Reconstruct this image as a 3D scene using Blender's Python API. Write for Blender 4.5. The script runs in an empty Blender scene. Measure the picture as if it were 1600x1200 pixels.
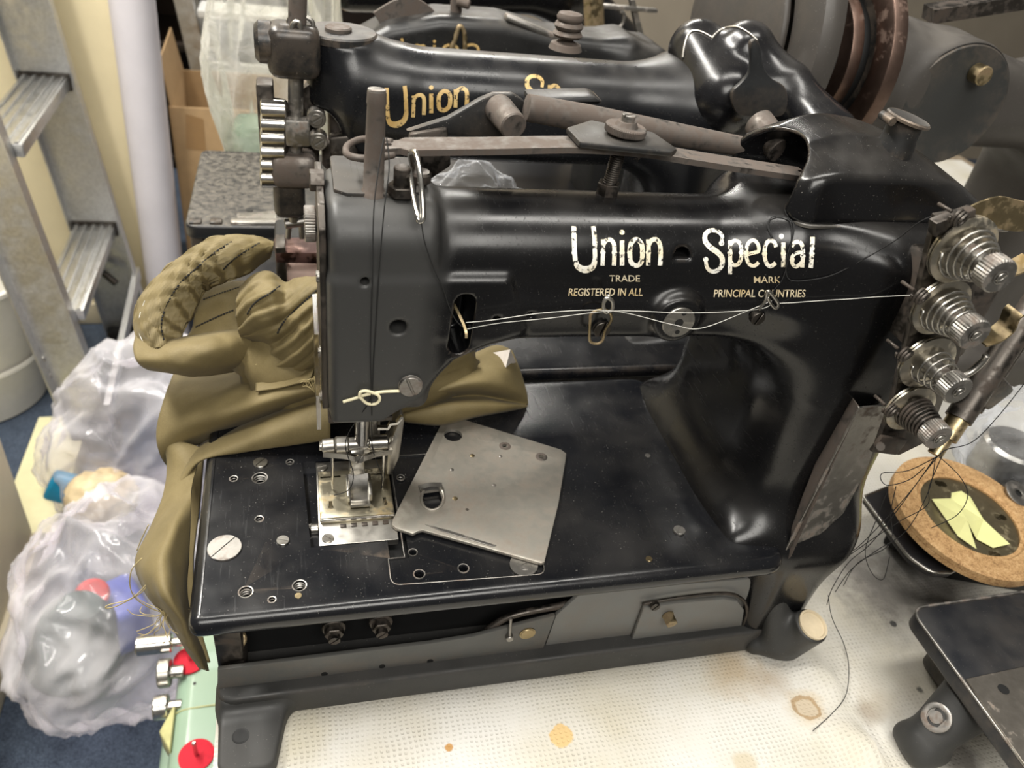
import bpy, bmesh, math, random
import numpy as np
from mathutils import Vector, Matrix, noise
from mathutils.bvhtree import BVHTree
random.seed(7); np.random.seed(7)
SC = bpy.context.scene
COL = SC.collection
# ------------------------------------------------------------------ camera
FPX = 1225.0
_X = np.array([4700., -170., FPX]); _X /= np.linalg.norm(_X)
_D = np.array([-260., 1650., FPX]); _D -= _X * _D.dot(_X); _D /= np.linalg.norm(_D)
_Z = -_D; _Y = np.cross(_Z, _X)
AX = np.stack([_X, _Y, _Z])                 # world = AX @ camera (x right, y down, z forward)
CAM = np.array([0.06805, -0.28336, 0.49008])
cam_d = bpy.data.cameras.new('camera'); cam = bpy.data.objects.new('camera', cam_d); COL.objects.link(cam)
cam_d.sensor_width = 36.0; cam_d.sensor_fit = 'HORIZONTAL'; cam_d.lens = FPX / 1600 * 36
cam_d.clip_start = .01; cam_d.clip_end = 50
R = np.stack([AX[:, 0], -AX[:, 1], -AX[:, 2]], axis=1)
M4 = Matrix([[*R[i], CAM[i]] for i in range(3)] + [[0, 0, 0, 1]])
cam.matrix_world = M4
cam_d.dof.use_dof = True; cam_d.dof.focus_distance = .46; cam_d.dof.aperture_fstop = 11
SC.camera = cam
SC.view_settings.view_transform = 'Standard'; SC.view_settings.look = 'None'
SC.view_settings.gamma = 1; SC.view_settings.exposure = 0.35
try: SC.view_settings.use_curve_mapping = False
except Exception: pass
# ------------------------------------------------------------------ world and room lamps
W = bpy.data.worlds.new('room_world'); SC.world = W; W.use_nodes = True
bg = W.node_tree.nodes['Background']; bg.inputs[0].default_value = (1, .95, .87, 1); bg.inputs[1].default_value = .12
def lamp(name, loc, sx, sy, e, col=(1, .965, .90), rot=(0, 0, 0)):
    d = bpy.data.lights.new(name, 'AREA'); d.shape = 'RECTANGLE'; d.size = sx; d.size_y = sy; d.energy = e; d.color = col
    o = bpy.data.objects.new(name, d); COL.objects.link(o); o.location = loc; o.rotation_euler = rot; return o
lamp('ceiling_tube_lamp', (.35, -.05, 1.65), 1.2, .2, 13)
lamp('ceiling_tube_lamp.001', (.5, 2.5, 1.7), 1.2, .16, 48)
lamp('ceiling_tube_lamp.002', (-.62, .70, 1.65), .2, 1.3, 54)
lamp('ceiling_tube_lamp.003', (.05, -1.25, 1.40), 1.3, .60, 22, rot=(math.radians(42), 0, 0))
# ------------------------------------------------------------------ where a sight line meets a plane of the room
def _ray(px, py): return AX @ np.array([(px - 800) / FPX, (py - 600) / FPX, 1.])
def Pz(px, py, z): r = _ray(px, py); return Vector(CAM + (z - CAM[2]) / r[2] * r)
def Py(px, py, y): r = _ray(px, py); return Vector(CAM + (y - CAM[1]) / r[1] * r)
def Px(px, py, x): r = _ray(px, py); return Vector(CAM + (x - CAM[0]) / r[0] * r)
# ------------------------------------------------------------------ objects
def tag(o, label=None, cat=None, group=None, kind=None):
    if label: o['label'] = label
    if cat: o['category'] = cat
    if group: o['group'] = group
    if kind: o['kind'] = kind
    return o
def thing(name, loc, label, cat, group=None):
    o = bpy.data.objects.new(name, None); COL.objects.link(o); o.location = loc; o.empty_display_size = .02
    return tag(o, label, cat, group)
def ob(name, me, mat, parent=None, label=None, smooth=None):
    """link a mesh (built in world coordinates) as one object"""
    if isinstance(me, bmesh.types.BMesh):
        b = me; me = bpy.data.meshes.new(name); bmesh.ops.recalc_face_normals(b, faces=b.faces); b.to_mesh(me); b.free()
    me.name = name
    if mat: me.materials.append(mat)
    if smooth is not None:
        if smooth >= 180: me.shade_smooth()
        else:
            me.shade_smooth(); me.set_sharp_from_angle(angle=math.radians(smooth))
    o = bpy.data.objects.new(name, me); COL.objects.link(o)
    if parent is not None:
        o.parent = parent
        if parent.type == 'EMPTY': o.matrix_parent_inverse = Matrix.Translation(-parent.location)
        elif parent.parent is None: o.matrix_parent_inverse = Matrix.Translation(-parent.location)
    else:
        n = len(me.vertices); co = np.empty(n * 3, np.float32); me.vertices.foreach_get('co', co); co = co.reshape(-1, 3)
        c = Vector(((co[:, 0].min() + co[:, 0].max()) / 2, (co[:, 1].min() + co[:, 1].max()) / 2, co[:, 2].min()))
        me.transform(Matrix.Translation(-c)); o.location = c
    if label: o['label'] = label
    return o
def copy_tree(o, off, parent=None):
    c = o.copy(); COL.objects.link(c)
    if parent: c.parent = parent
    else: c.location = o.location + Vector(off)
    for ch in list(o.children): copy_tree(ch, off, c)
    return c
# ------------------------------------------------------------------ mesh builders (all return the bmesh so they can be added up)
def NB(): return bmesh.new()
def frame(d):
    d = Vector(d).normalized(); u = Vector((0, 0, 1)) if abs(d.z) < .9 else Vector((0, 1, 0))
    a = d.cross(u).normalized(); return a, d.cross(a).normalized(), d
def box(b, c, s, bev=0, M=None, seg=2):
    t = NB(); bmesh.ops.create_cube(t, size=1)
    bmesh.ops.scale(t, vec=Vector(s), verts=t.verts)
    if bev: bmesh.ops.bevel(t, geom=list(t.edges), offset=bev, segments=seg, profile=.5, affect='EDGES')
    if M is not None: bmesh.ops.transform(t, matrix=M, verts=t.verts)
    bmesh.ops.translate(t, vec=Vector(c), verts=t.verts)
    return join(b, t)
def join(b, t):
    me = bpy.data.meshes.new('tmp'); t.to_mesh(me); t.free(); b.from_mesh(me); bpy.data.meshes.remove(me); return b
def lathe(b, p0, d, prof, n=32, knurl=None, cap=True):
    """profile [(dist along axis, radius)] about the axis from p0 along d"""
    a, c, d = frame(d); p0 = Vector(p0); rings = []
    for t, r in prof:
        ring = []
        for i in range(n):
            th = 2 * math.pi * i / n; rr = r
            ring.append(b.verts.new(p0 + d * t + (a * math.cos(th) + c * math.sin(th)) * rr))
        rings.append(ring)
    for k in range(len(rings) - 1):
        for i in range(n):
            j = (i + 1) % n; b.faces.new((rings[k][i], rings[k][j], rings[k + 1][j], rings[k + 1][i]))
    if cap:
        b.faces.new(rings[0][::-1]); b.faces.new(rings[-1])
    return b
def cyl(b, p0, p1, r, r1=None, n=24, bev=0):
    p0 = Vector(p0); p1 = Vector(p1); L = (p1 - p0).length; r1 = r if r1 is None else r1
    if bev: pr = [(0, r - bev), (bev, r), (L - bev, r1), (L, r1 - bev)]
    else: pr = [(0, r), (L, r1)]
    return lathe(b, p0, p1 - p0, pr, n)
def knurled(b, p0, d, r, h, n=60, bev=.0006):
    a, c, d = frame(d); p0 = Vector(p0); rings = []
    for t, s in ((0, -bev), (bev, 0), (h - bev, 0), (h, -bev)):
        ring = []
        for i in range(n * 2):
            th = math.pi * i / n; rr = r + s - (.045 * r if i % 2 else 0)
            ring.append(b.verts.new(p0 + d * t + (a * math.cos(th) + c * math.sin(th)) * rr))
        rings.append(ring)
    for k in range(3):
        for i in range(n * 2):
            j = (i + 1) % (n * 2); b.faces.new((rings[k][i], rings[k][j], rings[k + 1][j], rings[k + 1][i]))
    b.faces.new(rings[0][::-1]); b.faces.new(rings[-1]); return b
def cr(pts, n=8, closed=False):
    """Catmull-Rom through points"""
    P = [Vector(p) for p in pts]; out = []
    m = len(P); segs = m if closed else m - 1
    for i in range(segs):
        if closed: a, p, q, c = P[(i - 1) % m], P[i], P[(i + 1) % m], P[(i + 2) % m]
        else: a, p, q, c = P[max(i - 1, 0)], P[i], P[i + 1], P[min(i + 2, m - 1)]
        for k in range(n):
            t = k / n; t2 = t * t; t3 = t2 * t
            out.append(.5 * ((2 * p) + (q - a) * t + (2 * a - 5 * p + 4 * q - c) * t2 + (3 * p - a - 3 * q + c) * t3))
    if not closed: out.append(P[-1].copy())
    return out
def tube(b, pts, r, n=8, smooth=0, closed=False, flat=None, up=None):
    """tube along points; r number or list; flat=(w,h) makes a strip of that section"""
    P = cr(pts, smooth, closed) if smooth else [Vector(p) for p in pts]
    m = len(P); rings = []; prev = None
    for i in range(m):
        t = (P[(i + 1) % m] - P[i - 1]) if closed else (P[min(i + 1, m - 1)] - P[max(i - 1, 0)])
        if t.length < 1e-9: t = Vector((0, 0, 1))
        t.normalize()
        if up is not None: a = t.cross(Vector(up)).normalized()
        elif prev is None: a = frame(t)[0]
        else: a = (prev - t * prev.dot(t)).normalized()
        prev = a; c = t.cross(a).normalized()
        rr = r if not isinstance(r, (list, tuple)) else r[0] + (r[-1] - r[0]) * i / max(m - 1, 1)
        if flat:
            w, h = flat; ring = [b.verts.new(P[i] + a * x * w / 2 + c * y * h / 2) for x, y in ((-1, -1), (1, -1), (1, 1), (-1, 1))]
        else: ring = [b.verts.new(P[i] + (a * math.cos(2 * math.pi * k / n) + c * math.sin(2 * math.pi * k / n)) * rr) for k in range(n)]
        rings.append(ring)
    nn = len(rings[0])
    for i in range(m if closed else m - 1):
        A = rings[i]; B = rings[(i + 1) % m]
        for k in range(nn):
            j = (k + 1) % nn; b.faces.new((A[k], A[j], B[j], B[k]))
    if not closed: b.faces.new(rings[0][::-1]); b.faces.new(rings[-1])
    return b
def prism(b, pts, vec, bev=0, seg=2):
    """extrude polygon pts (3D) by vec, rounded"""
    t = NB(); vec = Vector(vec)
    A = [t.verts.new(Vector(p)) for p in pts]; B = [t.verts.new(Vector(p) + vec) for p in pts]; n = len(A)
    t.faces.new(A[::-1]); t.faces.new(B)
    for i in range(n): t.faces.new((A[i], A[(i + 1) % n], B[(i + 1) % n], B[i]))
    bmesh.ops.recalc_face_normals(t, faces=t.faces)
    if bev:
        es = [e for e in t.edges if not (len(e.link_faces) == 2 and abs(e.link_faces[0].normal.dot(e.link_faces[1].normal)) > .93)]
        bmesh.ops.bevel(t, geom=es, offset=bev, segments=seg, profile=.5, affect='EDGES')
    return join(b, t)
def round_poly(pts, r, n=6):
    """round the corners of a 2D polygon; r number or list"""
    out = []; m = len(pts)
    for i in range(m):
        p0, p, p1 = [Vector((*pts[k][:2], 0)) for k in ((i - 1) % m, i, (i + 1) % m)]
        rr = r[i] if isinstance(r, (list, tuple)) else r
        if rr <= 0: out.append((p.x, p.y)); continue
        a = (p0 - p); c = (p1 - p); la, lc = a.length, c.length; a.normalize(); c.normalize()
        ang = a.angle(c); d = min(rr / math.tan(ang / 2), la * .49, lc * .49)
        A = p + a * d; C = p + c * d
        for k in range(n + 1):
            t = k / n; q = A * (1 - t) ** 2 + p * 2 * t * (1 - t) + C * t * t; out.append((q.x, q.y))
    return out
def hexnut(b, p0, d, r, h, bev=.0005): return lathe(b, p0, d, [(0, r), (h - bev, r), (h, r - bev)], 6)
def slotted(b, p, d, r, h, slot=.12, ang=.6, dome=.15):
    """screw head with a cut slot: two half discs beside a groove, on a thin base"""
    a, c, d = frame(d); p = Vector(p); u = a * math.cos(ang) + c * math.sin(ang); v = d.cross(u)
    lathe(b, p, d, [(0, r), (h * .55, r)], 32)
    g = r * slot
    for s in (-1, 1):
        pts = []; th0 = math.asin(g / r)
        for i in range(17):
            th = th0 + (math.pi - 2 * th0) * i / 16
            pts.append(p + d * (h * .55) + u * (r * math.cos(th)) + v * (s * r * math.sin(th)))
        prism(b, pts, d * (h * .45), bev=min(h * .15, r * .06), seg=1)
    return b
def spring(b, p0, d, r0, r1, L, turns, wire, n=6):
    a, c, d = frame(d); p0 = Vector(p0); pts = []; N = int(turns * 18)
    for i in range(N + 1):
        t = i / N; th = 2 * math.pi * turns * t; r = r0 + (r1 - r0) * t
        pts.append(p0 + d * (L * t) + (a * math.cos(th) + c * math.sin(th)) * r)
    return tube(b, pts, wire, n)
def grid_surf(pts, nu, nv, fn=None):
    """smooth surface through a net of control points pts[row][col]"""
    rows = [cr(r, nv) for r in pts]; cols = list(zip(*rows)); full = [cr(c, nu) for c in cols]
    b = NB(); V = [[b.verts.new(fn(p, i / (len(full) - 1), j / (len(c) - 1)) if fn else p) for j, p in enumerate(c)] for i, c in enumerate(full)]
    for i in range(len(V) - 1):
        for j in range(len(V[0]) - 1): b.faces.new((V[i][j], V[i + 1][j], V[i + 1][j + 1], V[i][j + 1]))
    return b
def bool_cut(o, cutters):
    """cut closed bmeshes out of o's mesh for good"""
    for cb in cutters:
        bmesh.ops.recalc_face_normals(cb, faces=cb.faces)
        me = bpy.data.meshes.new('c'); cb.to_mesh(me); cb.free(); c = bpy.data.objects.new('c', me); COL.objects.link(c)
        mod = o.modifiers.new('b', 'BOOLEAN'); mod.object = c; mod.operation = 'DIFFERENCE'; mod.solver = 'EXACT'
        if o.parent is None: c.location = (0, 0, 0)
        dg = bpy.context.evaluated_depsgraph_get(); dg.update(); new = bpy.data.meshes.new_from_object(o.evaluated_get(dg))
        o.modifiers.clear(); old = o.data; o.data = new; new.name = o.name
        bpy.data.meshes.remove(old); bpy.data.objects.remove(c); bpy.data.meshes.remove(me)
    o.data.shade_smooth(); o.data.set_sharp_from_angle(angle=math.radians(32)); return o
# ------------------------------------------------------------------ signed distance shapes for castings
def q3(x, y, z): return np.sqrt(x * x + y * y + z * z)
def mx(v): return np.maximum(v, 0)
def rbox(c, h, r):
    def f(x, y, z):
        a, b_, d = abs(x - c[0]) - h[0] + r, abs(y - c[1]) - h[1] + r, abs(z - c[2]) - h[2] + r
        return q3(mx(a), mx(b_), mx(d)) + np.minimum(np.maximum(a, np.maximum(b_, d)), 0) - r
    return f
def bnds(x0, x1, y0, y1, z0, z1, r): return rbox(((x0 + x1) / 2, (y0 + y1) / 2, (z0 + z1) / 2), ((x1 - x0) / 2, (y1 - y0) / 2, (z1 - z0) / 2), r)
def cap(p, q, r0, r1=None):
    p = np.array(p, float); q = np.array(q, float); d = q - p; L2 = d.dot(d); r1 = r0 if r1 is None else r1
    def f(x, y, z):
        t = np.clip(((x - p[0]) * d[0] + (y - p[1]) * d[1] + (z - p[2]) * d[2]) / L2, 0, 1)
        return q3(x - p[0] - d[0] * t, y - p[1] - d[1] * t, z - p[2] - d[2] * t) - (r0 + (r1 - r0) * t)
    return f
def rcyl(p, q, r, rr=.002):
    p = np.array(p, float); q = np.array(q, float); d = q - p; L = np.linalg.norm(d); d /= L
    def f(x, y, z):
        X, Y, Z = x - p[0], y - p[1], z - p[2]; t = X * d[0] + Y * d[1] + Z * d[2]
        rad = np.sqrt(mx(X * X + Y * Y + Z * Z - t * t)); a = rad - r + rr; b_ = abs(t - L / 2) - L / 2 + rr
        return np.minimum(np.maximum(a, b_), 0) + np.sqrt(mx(a) ** 2 + mx(b_) ** 2) - rr
    return f
def ext(axis, lo, hi, pts, r=.003, rr=.003):
    """polygon in the other two axes extruded along axis; r rounds the outline, rr the rims"""
    P = np.array(pts, float)
    def f(x, y, z):
        w, u, v = {'x': (x, y, z), 'y': (y, x, z), 'z': (z, x, y)}[axis]
        u, v = np.broadcast_arrays(u, v); d2 = None; sgn = np.ones(u.shape, bool)
        n = len(P)
        for i in range(n):
            a = P[i]; b_ = P[i - 1]; e = b_ - a; wx = u - a[0]; wy = v - a[1]
            t = np.clip((wx * e[0] + wy * e[1]) / max(e.dot(e), 1e-12), 0, 1)
            dd = (wx - e[0] * t) ** 2 + (wy - e[1] * t) ** 2
            d2 = dd if d2 is None else np.minimum(d2, dd)
            c1 = v >= a[1]; c2 = v < b_[1]; c3 = e[0] * wy > e[1] * wx
            sgn = sgn ^ ((c1 & c2 & c3) | (~c1 & ~c2 & ~c3))
        a = np.where(sgn, 1, -1) * np.sqrt(d2) - r + rr; b2 = abs(w - (lo + hi) / 2) - (hi - lo) / 2 + rr
        return np.minimum(np.maximum(a, b2), 0) + np.sqrt(mx(a) ** 2 + mx(b2) ** 2) - rr
    return f
def inset(pts, r):   # helper: outline given at its real size, so pull in by r
    return pts
def su(k, *fs):
    def f(x, y, z):
        d = fs[0](x, y, z)
        for g in fs[1:]:
            e = g(x, y, z); h = mx(k - abs(d - e)) / k; d = np.minimum(d, e) - h * h * k * .25
        return d
    return f
def un(*fs):
    def f(x, y, z):
        d = fs[0](x, y, z)
        for g in fs[1:]: d = np.minimum(d, g(x, y, z))
        return d
    return f
def sub(a, k, *gs):
    def f(x, y, z):
        d = a(x, y, z)
        for g in gs:
            e = -g(x, y, z); h = mx(k - abs(d - e)) / k; d = np.maximum(d, e) + h * h * k * .25
        return d
    return f
def inter(a, b_, k=.001):
    def f(x, y, z):
        d = a(x, y, z); e = b_(x, y, z); h = mx(k - abs(d - e)) / k; return np.maximum(d, e) + h * h * k * .25
    return f
def warp(fn, g):     # evaluate g at moved coordinates
    def f(x, y, z): return g(*fn(x, y, z))
    return f
def sdf_mesh(f, lo, hi, h):
    lo = np.array(lo, float); n = [int(math.ceil((hi[i] - lo[i]) / h)) + 1 for i in range(3)]
    ax = [(lo[i] + h * np.arange(n[i])).astype(np.float64) for i in range(3)]
    V = np.empty(n, np.float32); step = 24
    for i in range(0, n[0], step):
        V[i:i + step] = f(ax[0][i:i + step, None, None], ax[1][None, :, None], ax[2][None, None, :])
    S = V < 0; cnt = np.zeros([k - 1 for k in n], np.int8)
    for i in (0, 1):
        for j in (0, 1):
            for k in (0, 1): cnt += S[i:n[0] - 1 + i, j:n[1] - 1 + j, k:n[2] - 1 + k]
    act = (cnt > 0) & (cnt < 8); idx = np.argwhere(act); ids = -np.ones(act.shape, np.int64); ids[act] = np.arange(len(idx))
    acc = np.zeros((len(idx), 3)); num = np.zeros(len(idx)); I, J, K = idx.T
    E = []
    for a in range(3):
        for u in (0, 1):
            for v in (0, 1):
                o0 = [u, v]; o0.insert(a, 0); o1 = list(o0); o1[a] = 1; E.append((o0, o1, a))
    for o0, o1, a in E:
        v0 = V[I + o0[0], J + o0[1], K + o0[2]]; v1 = V[I + o1[0], J + o1[1], K + o1[2]]; m = (v0 < 0) != (v1 < 0)
        t = np.where(m, v0 / np.where(m, v0 - v1, 1), 0); p = np.array(o0, float)[None, :].repeat(len(idx), 0); p[:, a] += t
        acc[m] += p[m]; num[m] += 1
    P = lo + h * (idx + acc / num[:, None])
    for _ in range(2):
        e = h * .3; x, y, z = P.T; d = f(x, y, z)
        g = np.stack([f(x + e, y, z) - f(x - e, y, z), f(x, y + e, z) - f(x, y - e, z), f(x, y, z + e) - f(x, y, z - e)], 1) / (2 * e)
        s = d / np.maximum((g * g).sum(1), .3); mv = g * s[:, None]; L = np.linalg.norm(mv, axis=1); mv *= np.minimum(1, h * .5 / np.maximum(L, 1e-9))[:, None]; P = P - mv
    F = []
    for a in range(3):
        sl0 = [slice(None)] * 3; sl1 = [slice(None)] * 3; sl0[a] = slice(0, -1); sl1[a] = slice(1, None)
        s0 = S[tuple(sl0)]; s1 = S[tuple(sl1)]; b_, c = [k for k in range(3) if k != a]
        m = s0 != s1; q = np.argwhere(m); ok = (q[:, b_] > 0) & (q[:, c] > 0) & (q[:, b_] < n[b_] - 1) & (q[:, c] < n[c] - 1); q = q[ok]
        def at(db, dc):
            w = q.copy(); w[:, b_] += db; w[:, c] += dc; return ids[w[:, 0], w[:, 1], w[:, 2]]
        quad = np.stack([at(-1, -1), at(0, -1), at(0, 0), at(-1, 0)], 1)
        ins = s0[q[:, 0], q[:, 1], q[:, 2]]; flip = ins if a != 1 else ~ins
        quad = np.where(flip[:, None], quad, quad[:, ::-1]); F.append(quad)
    F = np.concatenate(F); F = F[(F >= 0).all(1)]
    me = bpy.data.meshes.new('cast'); me.vertices.add(len(P)); me.vertices.foreach_set('co', P.astype(np.float32).ravel())
    me.loops.add(len(F) * 4); me.loops.foreach_set('vertex_index', F.astype(np.int32).ravel())
    me.polygons.add(len(F)); me.polygons.foreach_set('loop_start', np.arange(len(F), dtype=np.int32) * 4)
    me.update(calc_edges=True); me.validate(); me.shade_smooth(); return me
def bvh_of(me): return BVHTree.FromPolygons([v.co for v in me.vertices], [p.vertices for p in me.polygons])
# ------------------------------------------------------------------ materials
def nt(name):
    m = bpy.data.materials.new(name); m.use_nodes = True; t = m.node_tree; b = t.nodes['Principled BSDF']; return m, t, b
def N(t, typ, **kw):
    n = t.nodes.new(typ)
    for k, v in kw.items():
        if k in n.inputs: n.inputs[k].default_value = v
        else: setattr(n, k, v)
    return n
def ramp(t, src, stops):
    r = t.nodes.new('ShaderNodeValToRGB'); e = r.color_ramp.elements
    while len(e) < len(stops): e.new(.5)
    for i, (p, c) in enumerate(stops): e[i].position = p; e[i].color = (*c, 1) if not np.isscalar(c) else (c, c, c, 1)
    t.links.new(src, r.inputs[0]); return r
def nz(t, scale, detail=4, rough=.6, vec=None, dist=0):
    n = N(t, 'ShaderNodeTexNoise'); n.inputs['Scale'].default_value = scale; n.inputs['Detail'].default_value = detail
    n.inputs['Roughness'].default_value = rough; n.inputs['Distortion'].default_value = dist
    if vec is None:
        g = t.nodes.get('GEO') or N(t, 'ShaderNodeNewGeometry'); g.name = 'GEO'; vec = g.outputs['Position']
    t.links.new(vec, n.inputs['Vector']); return n
def mixc(t, fac, a, b):
    m = N(t, 'ShaderNodeMix', data_type='RGBA'); L = t.links
    if hasattr(fac, 'is_linked'): L.new(fac, m.inputs[0])
    else: m.inputs[0].default_value = fac
    for s, v in ((6, a), (7, b)):
        if hasattr(v, 'is_linked'): L.new(v, m.inputs[s])
        else: m.inputs[s].default_value = (*v, 1)
    return m.outputs[2]
def mul(t, a, b, op='MULTIPLY'):
    m = N(t, 'ShaderNodeMath', operation=op); L = t.links
    for i, v in enumerate((a, b)):
        if hasattr(v, 'is_linked'): L.new(v, m.inputs[i])
        else: m.inputs[i].default_value = v
    return m.outputs[0]
def bump(t, b, src, s, d=.001):
    n = N(t, 'ShaderNodeBump'); n.inputs['Strength'].default_value = s; n.inputs['Distance'].default_value = d
    t.links.new(src, n.inputs['Height']); t.links.new(n.outputs[0], b.inputs['Normal'])
def plain(name, col, rough=.5, metal=0, var=.15, scale=60, bmp=0, **kw):
    m, t, b = nt(name); n = nz(t, scale)
    c = ramp(t, n.outputs[0], [(.3, tuple(x * (1 - var) for x in col)), (.7, tuple(min(x * (1 + var), 1) for x in col))])
    t.links.new(c.outputs[0], b.inputs['Base Color']); b.inputs['Roughness'].default_value = rough; b.inputs['Metallic'].default_value = metal
    for k, v in kw.items(): b.inputs[k].default_value = v
    if bmp: bump(t, b, n.outputs[0], bmp)
    return m
def enamel(name, col=(.0045, .0045, .005), rough=.3, grey_x=None, dust=.5, wear=.5, dustcol=(.16, .145, .125), chips=.0, scratch=.4, coat=0., speck=None):
    """japanned cast iron: black enamel, rubbed edges, specks of lint, brown chips"""
    m, t, b = nt(name); L = t.links
    big = nz(t, 18, 3); fine = nz(t, 900, 2, .6); chip = nz(t, 55, 6, .7); g = t.nodes['GEO']
    sp = N(t, 'ShaderNodeSeparateXYZ'); L.new(g.outputs['Normal'], sp.inputs[0])
    up = ramp(t, sp.outputs['Z'], [(.25, 0.), (.95, 1.)])
    film = ramp(t, big.outputs[0], [(.4, .0), (.75, .5)])
    fl = mul(t, mul(t, film.outputs[0], up.outputs[0]), dust)
    spk = mul(t, ramp(t, fine.outputs[0], [(.70, 0.), (.74, 1.)]).outputs[0], min(dust * 1.2, 1) if speck is None else speck)
    c0 = col
    if grey_x is not None:      # the head end is rubbed to a flat grey
        sx = N(t, 'ShaderNodeSeparateXYZ'); L.new(g.outputs['Position'], sx.inputs[0])
        gk = ramp(t, mul(t, mul(t, mul(t, sx.outputs['X'], grey_x, 'SUBTRACT'), -40.), mul(t, big.outputs[0], .5, 'SUBTRACT'), 'ADD'), [(0., 0.), (.7, 1.)]).outputs[0]
        c0 = mixc(t, gk, col, (.036, .036, .035))
    c = mixc(t, fl, c0, dustcol)
    c = mixc(t, mul(t, spk, .5), c, (.4, .38, .34))
    pt = ramp(t, g.outputs['Pointiness'], [(.53, 0.), (.6, 1.)])
    brk = ramp(t, chip.outputs[0], [(.42, 0.), (.6, 1.)])
    w = mul(t, mul(t, pt.outputs[0], brk.outputs[0]), wear)
    if chips:
        ck = ramp(t, chip.outputs[0], [(.735 - chips * .1, 0.), (.745 - chips * .1, 1.)]); w = mul(t, w, ck.outputs[0], 'MAXIMUM')
    c = mixc(t, w, c, (.17, .135, .105)); L.new(c, b.inputs['Base Color'])
    mp = N(t, 'ShaderNodeMapping'); mp.inputs['Scale'].default_value = (1, .06, 1); mp.inputs['Rotation'].default_value = (.3, .5, .6); L.new(g.outputs['Position'], mp.inputs[0])
    scr = nz(t, 700, 2, .5, mp.outputs[0])
    r0 = mul(t, ramp(t, big.outputs[0], [(.3, rough * .75), (.7, min(1, rough * 1.35))]).outputs[0], 1.)
    r1 = mul(t, mul(t, ramp(t, scr.outputs[0], [(.62, 0.), (.7, 1.)]).outputs[0], scratch * .22), r0, 'ADD')
    r2 = mul(t, mul(t, fl, .9), r1, 'ADD'); r2 = mul(t, r2, mul(t, gk, .22), 'ADD') if grey_x is not None else r2; L.new(r2, b.inputs['Roughness'])
    L.new(mul(t, w, .5), b.inputs['Metallic'])
    b.inputs['Specular IOR Level'].default_value = .42
    if coat: b.inputs['Coat Weight'].default_value = coat; b.inputs['Coat Roughness'].default_value = .12
    hb = mul(t, mul(t, nz(t, 130, 3).outputs[0], .5), mul(t, w, -1.), 'ADD'); bump(t, b, hb, .12, .0006)
    return m
def metal(name, col=(.55, .53, .49), rough=.32, rust=.0, rustcol=(.16, .08, .04), scale=120, spot=.5):
    m, t, b = nt(name); L = t.links; n = nz(t, scale, 6, .65); n2 = nz(t, scale * .25, 4)
    c = ramp(t, n.outputs[0], [(.3, tuple(x * .72 for x in col)), (.7, col)]).outputs[0]
    rg = .45
    if rust:
        k = ramp(t, mul(t, mul(t, n.outputs[0], n2.outputs[0], 'ADD'), .5), [(.58 - rust * .3, 0.), (.68 - rust * .2, 1.)]).outputs[0]
        c = mixc(t, mul(t, k, .85), c, rustcol); L.new(mul(t, mul(t, k, .35), rough, 'ADD'), b.inputs['Roughness'])
        L.new(mul(t, mul(t, k, -.7), 1., 'ADD'), b.inputs['Metallic'])
    else:
        L.new(ramp(t, n2.outputs[0], [(.3, rough * .7), (.7, rough * 1.4)]).outputs[0], b.inputs['Roughness']); b.inputs['Metallic'].default_value = 1
    L.new(c, b.inputs['Base Color']); bump(t, b, n.outputs[0], .08, .0004)
    return m
M = {}
M['enamel_arm'] = enamel('black_arm_enamel', rough=.22, dust=.22, wear=.55, grey_x=.142)
M['enamel'] = enamel('black_enamel', rough=.22, dust=.25, wear=.55)
M['enamel_bed'] = enamel('black_bed_enamel', col=(.006, .0065, .008), rough=.2, dust=.16, wear=.8, chips=.0, scratch=.3, speck=.7)
M['enamel_dusty'] = enamel('dusty_black_enamel', col=(.012, .012, .012), rough=.4, dust=1., wear=.8, chips=.2)
M['enamel_matte'] = enamel('worn_dark_grey_enamel', col=(.022, .022, .021), rough=.46, dust=.35, wear=.6)
M['grey_iron'] = enamel('dark_grey_painted_iron', col=(.03, .03, .029), rough=.5, dust=.4, wear=.6, dustcol=(.12, .11, .1))
M['grey_panel'] = enamel('grey_sheet_cover', col=(.13, .13, .122), rough=.48, dust=.25, wear=.5)
M['steel'] = metal('worn_steel', (.47, .45, .41), .32)
M['bright'] = metal('bright_nickel', (.66, .64, .6), .2)
M['dull'] = metal('dull_steel', (.36, .345, .32), .42, rust=.25, rustcol=(.14, .1, .075))
M['rusty'] = metal('rusted_steel', (.19, .172, .155), .5, rust=.65, rustcol=(.095, .072, .058), scale=160)
M['brass'] = metal('old_brass', (.43, .345, .2), .34, rust=.35, rustcol=(.17, .115, .065))
M['dark'] = metal('oily_dark_steel', (.1, .09, .08), .4, rust=.4, rustcol=(.05, .035, .025))
M['black'] = plain('oily_black_recess', (.004, .004, .004), .6)
M['thread_black'] = plain('black_thread', (.008, .008, .008), .8)
M['thread_pale'] = plain('pale_thread', (.55, .54, .5), .6)
# ================================================================== the sewing machine in front
ZB = .115
M1 = thing('sewing_machine', (.2, .1, 0), 'black flatbed industrial sewing machine in front with large cream lettering on its arm', 'sewing machine', 'black industrial sewing machines on the bench')
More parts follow.
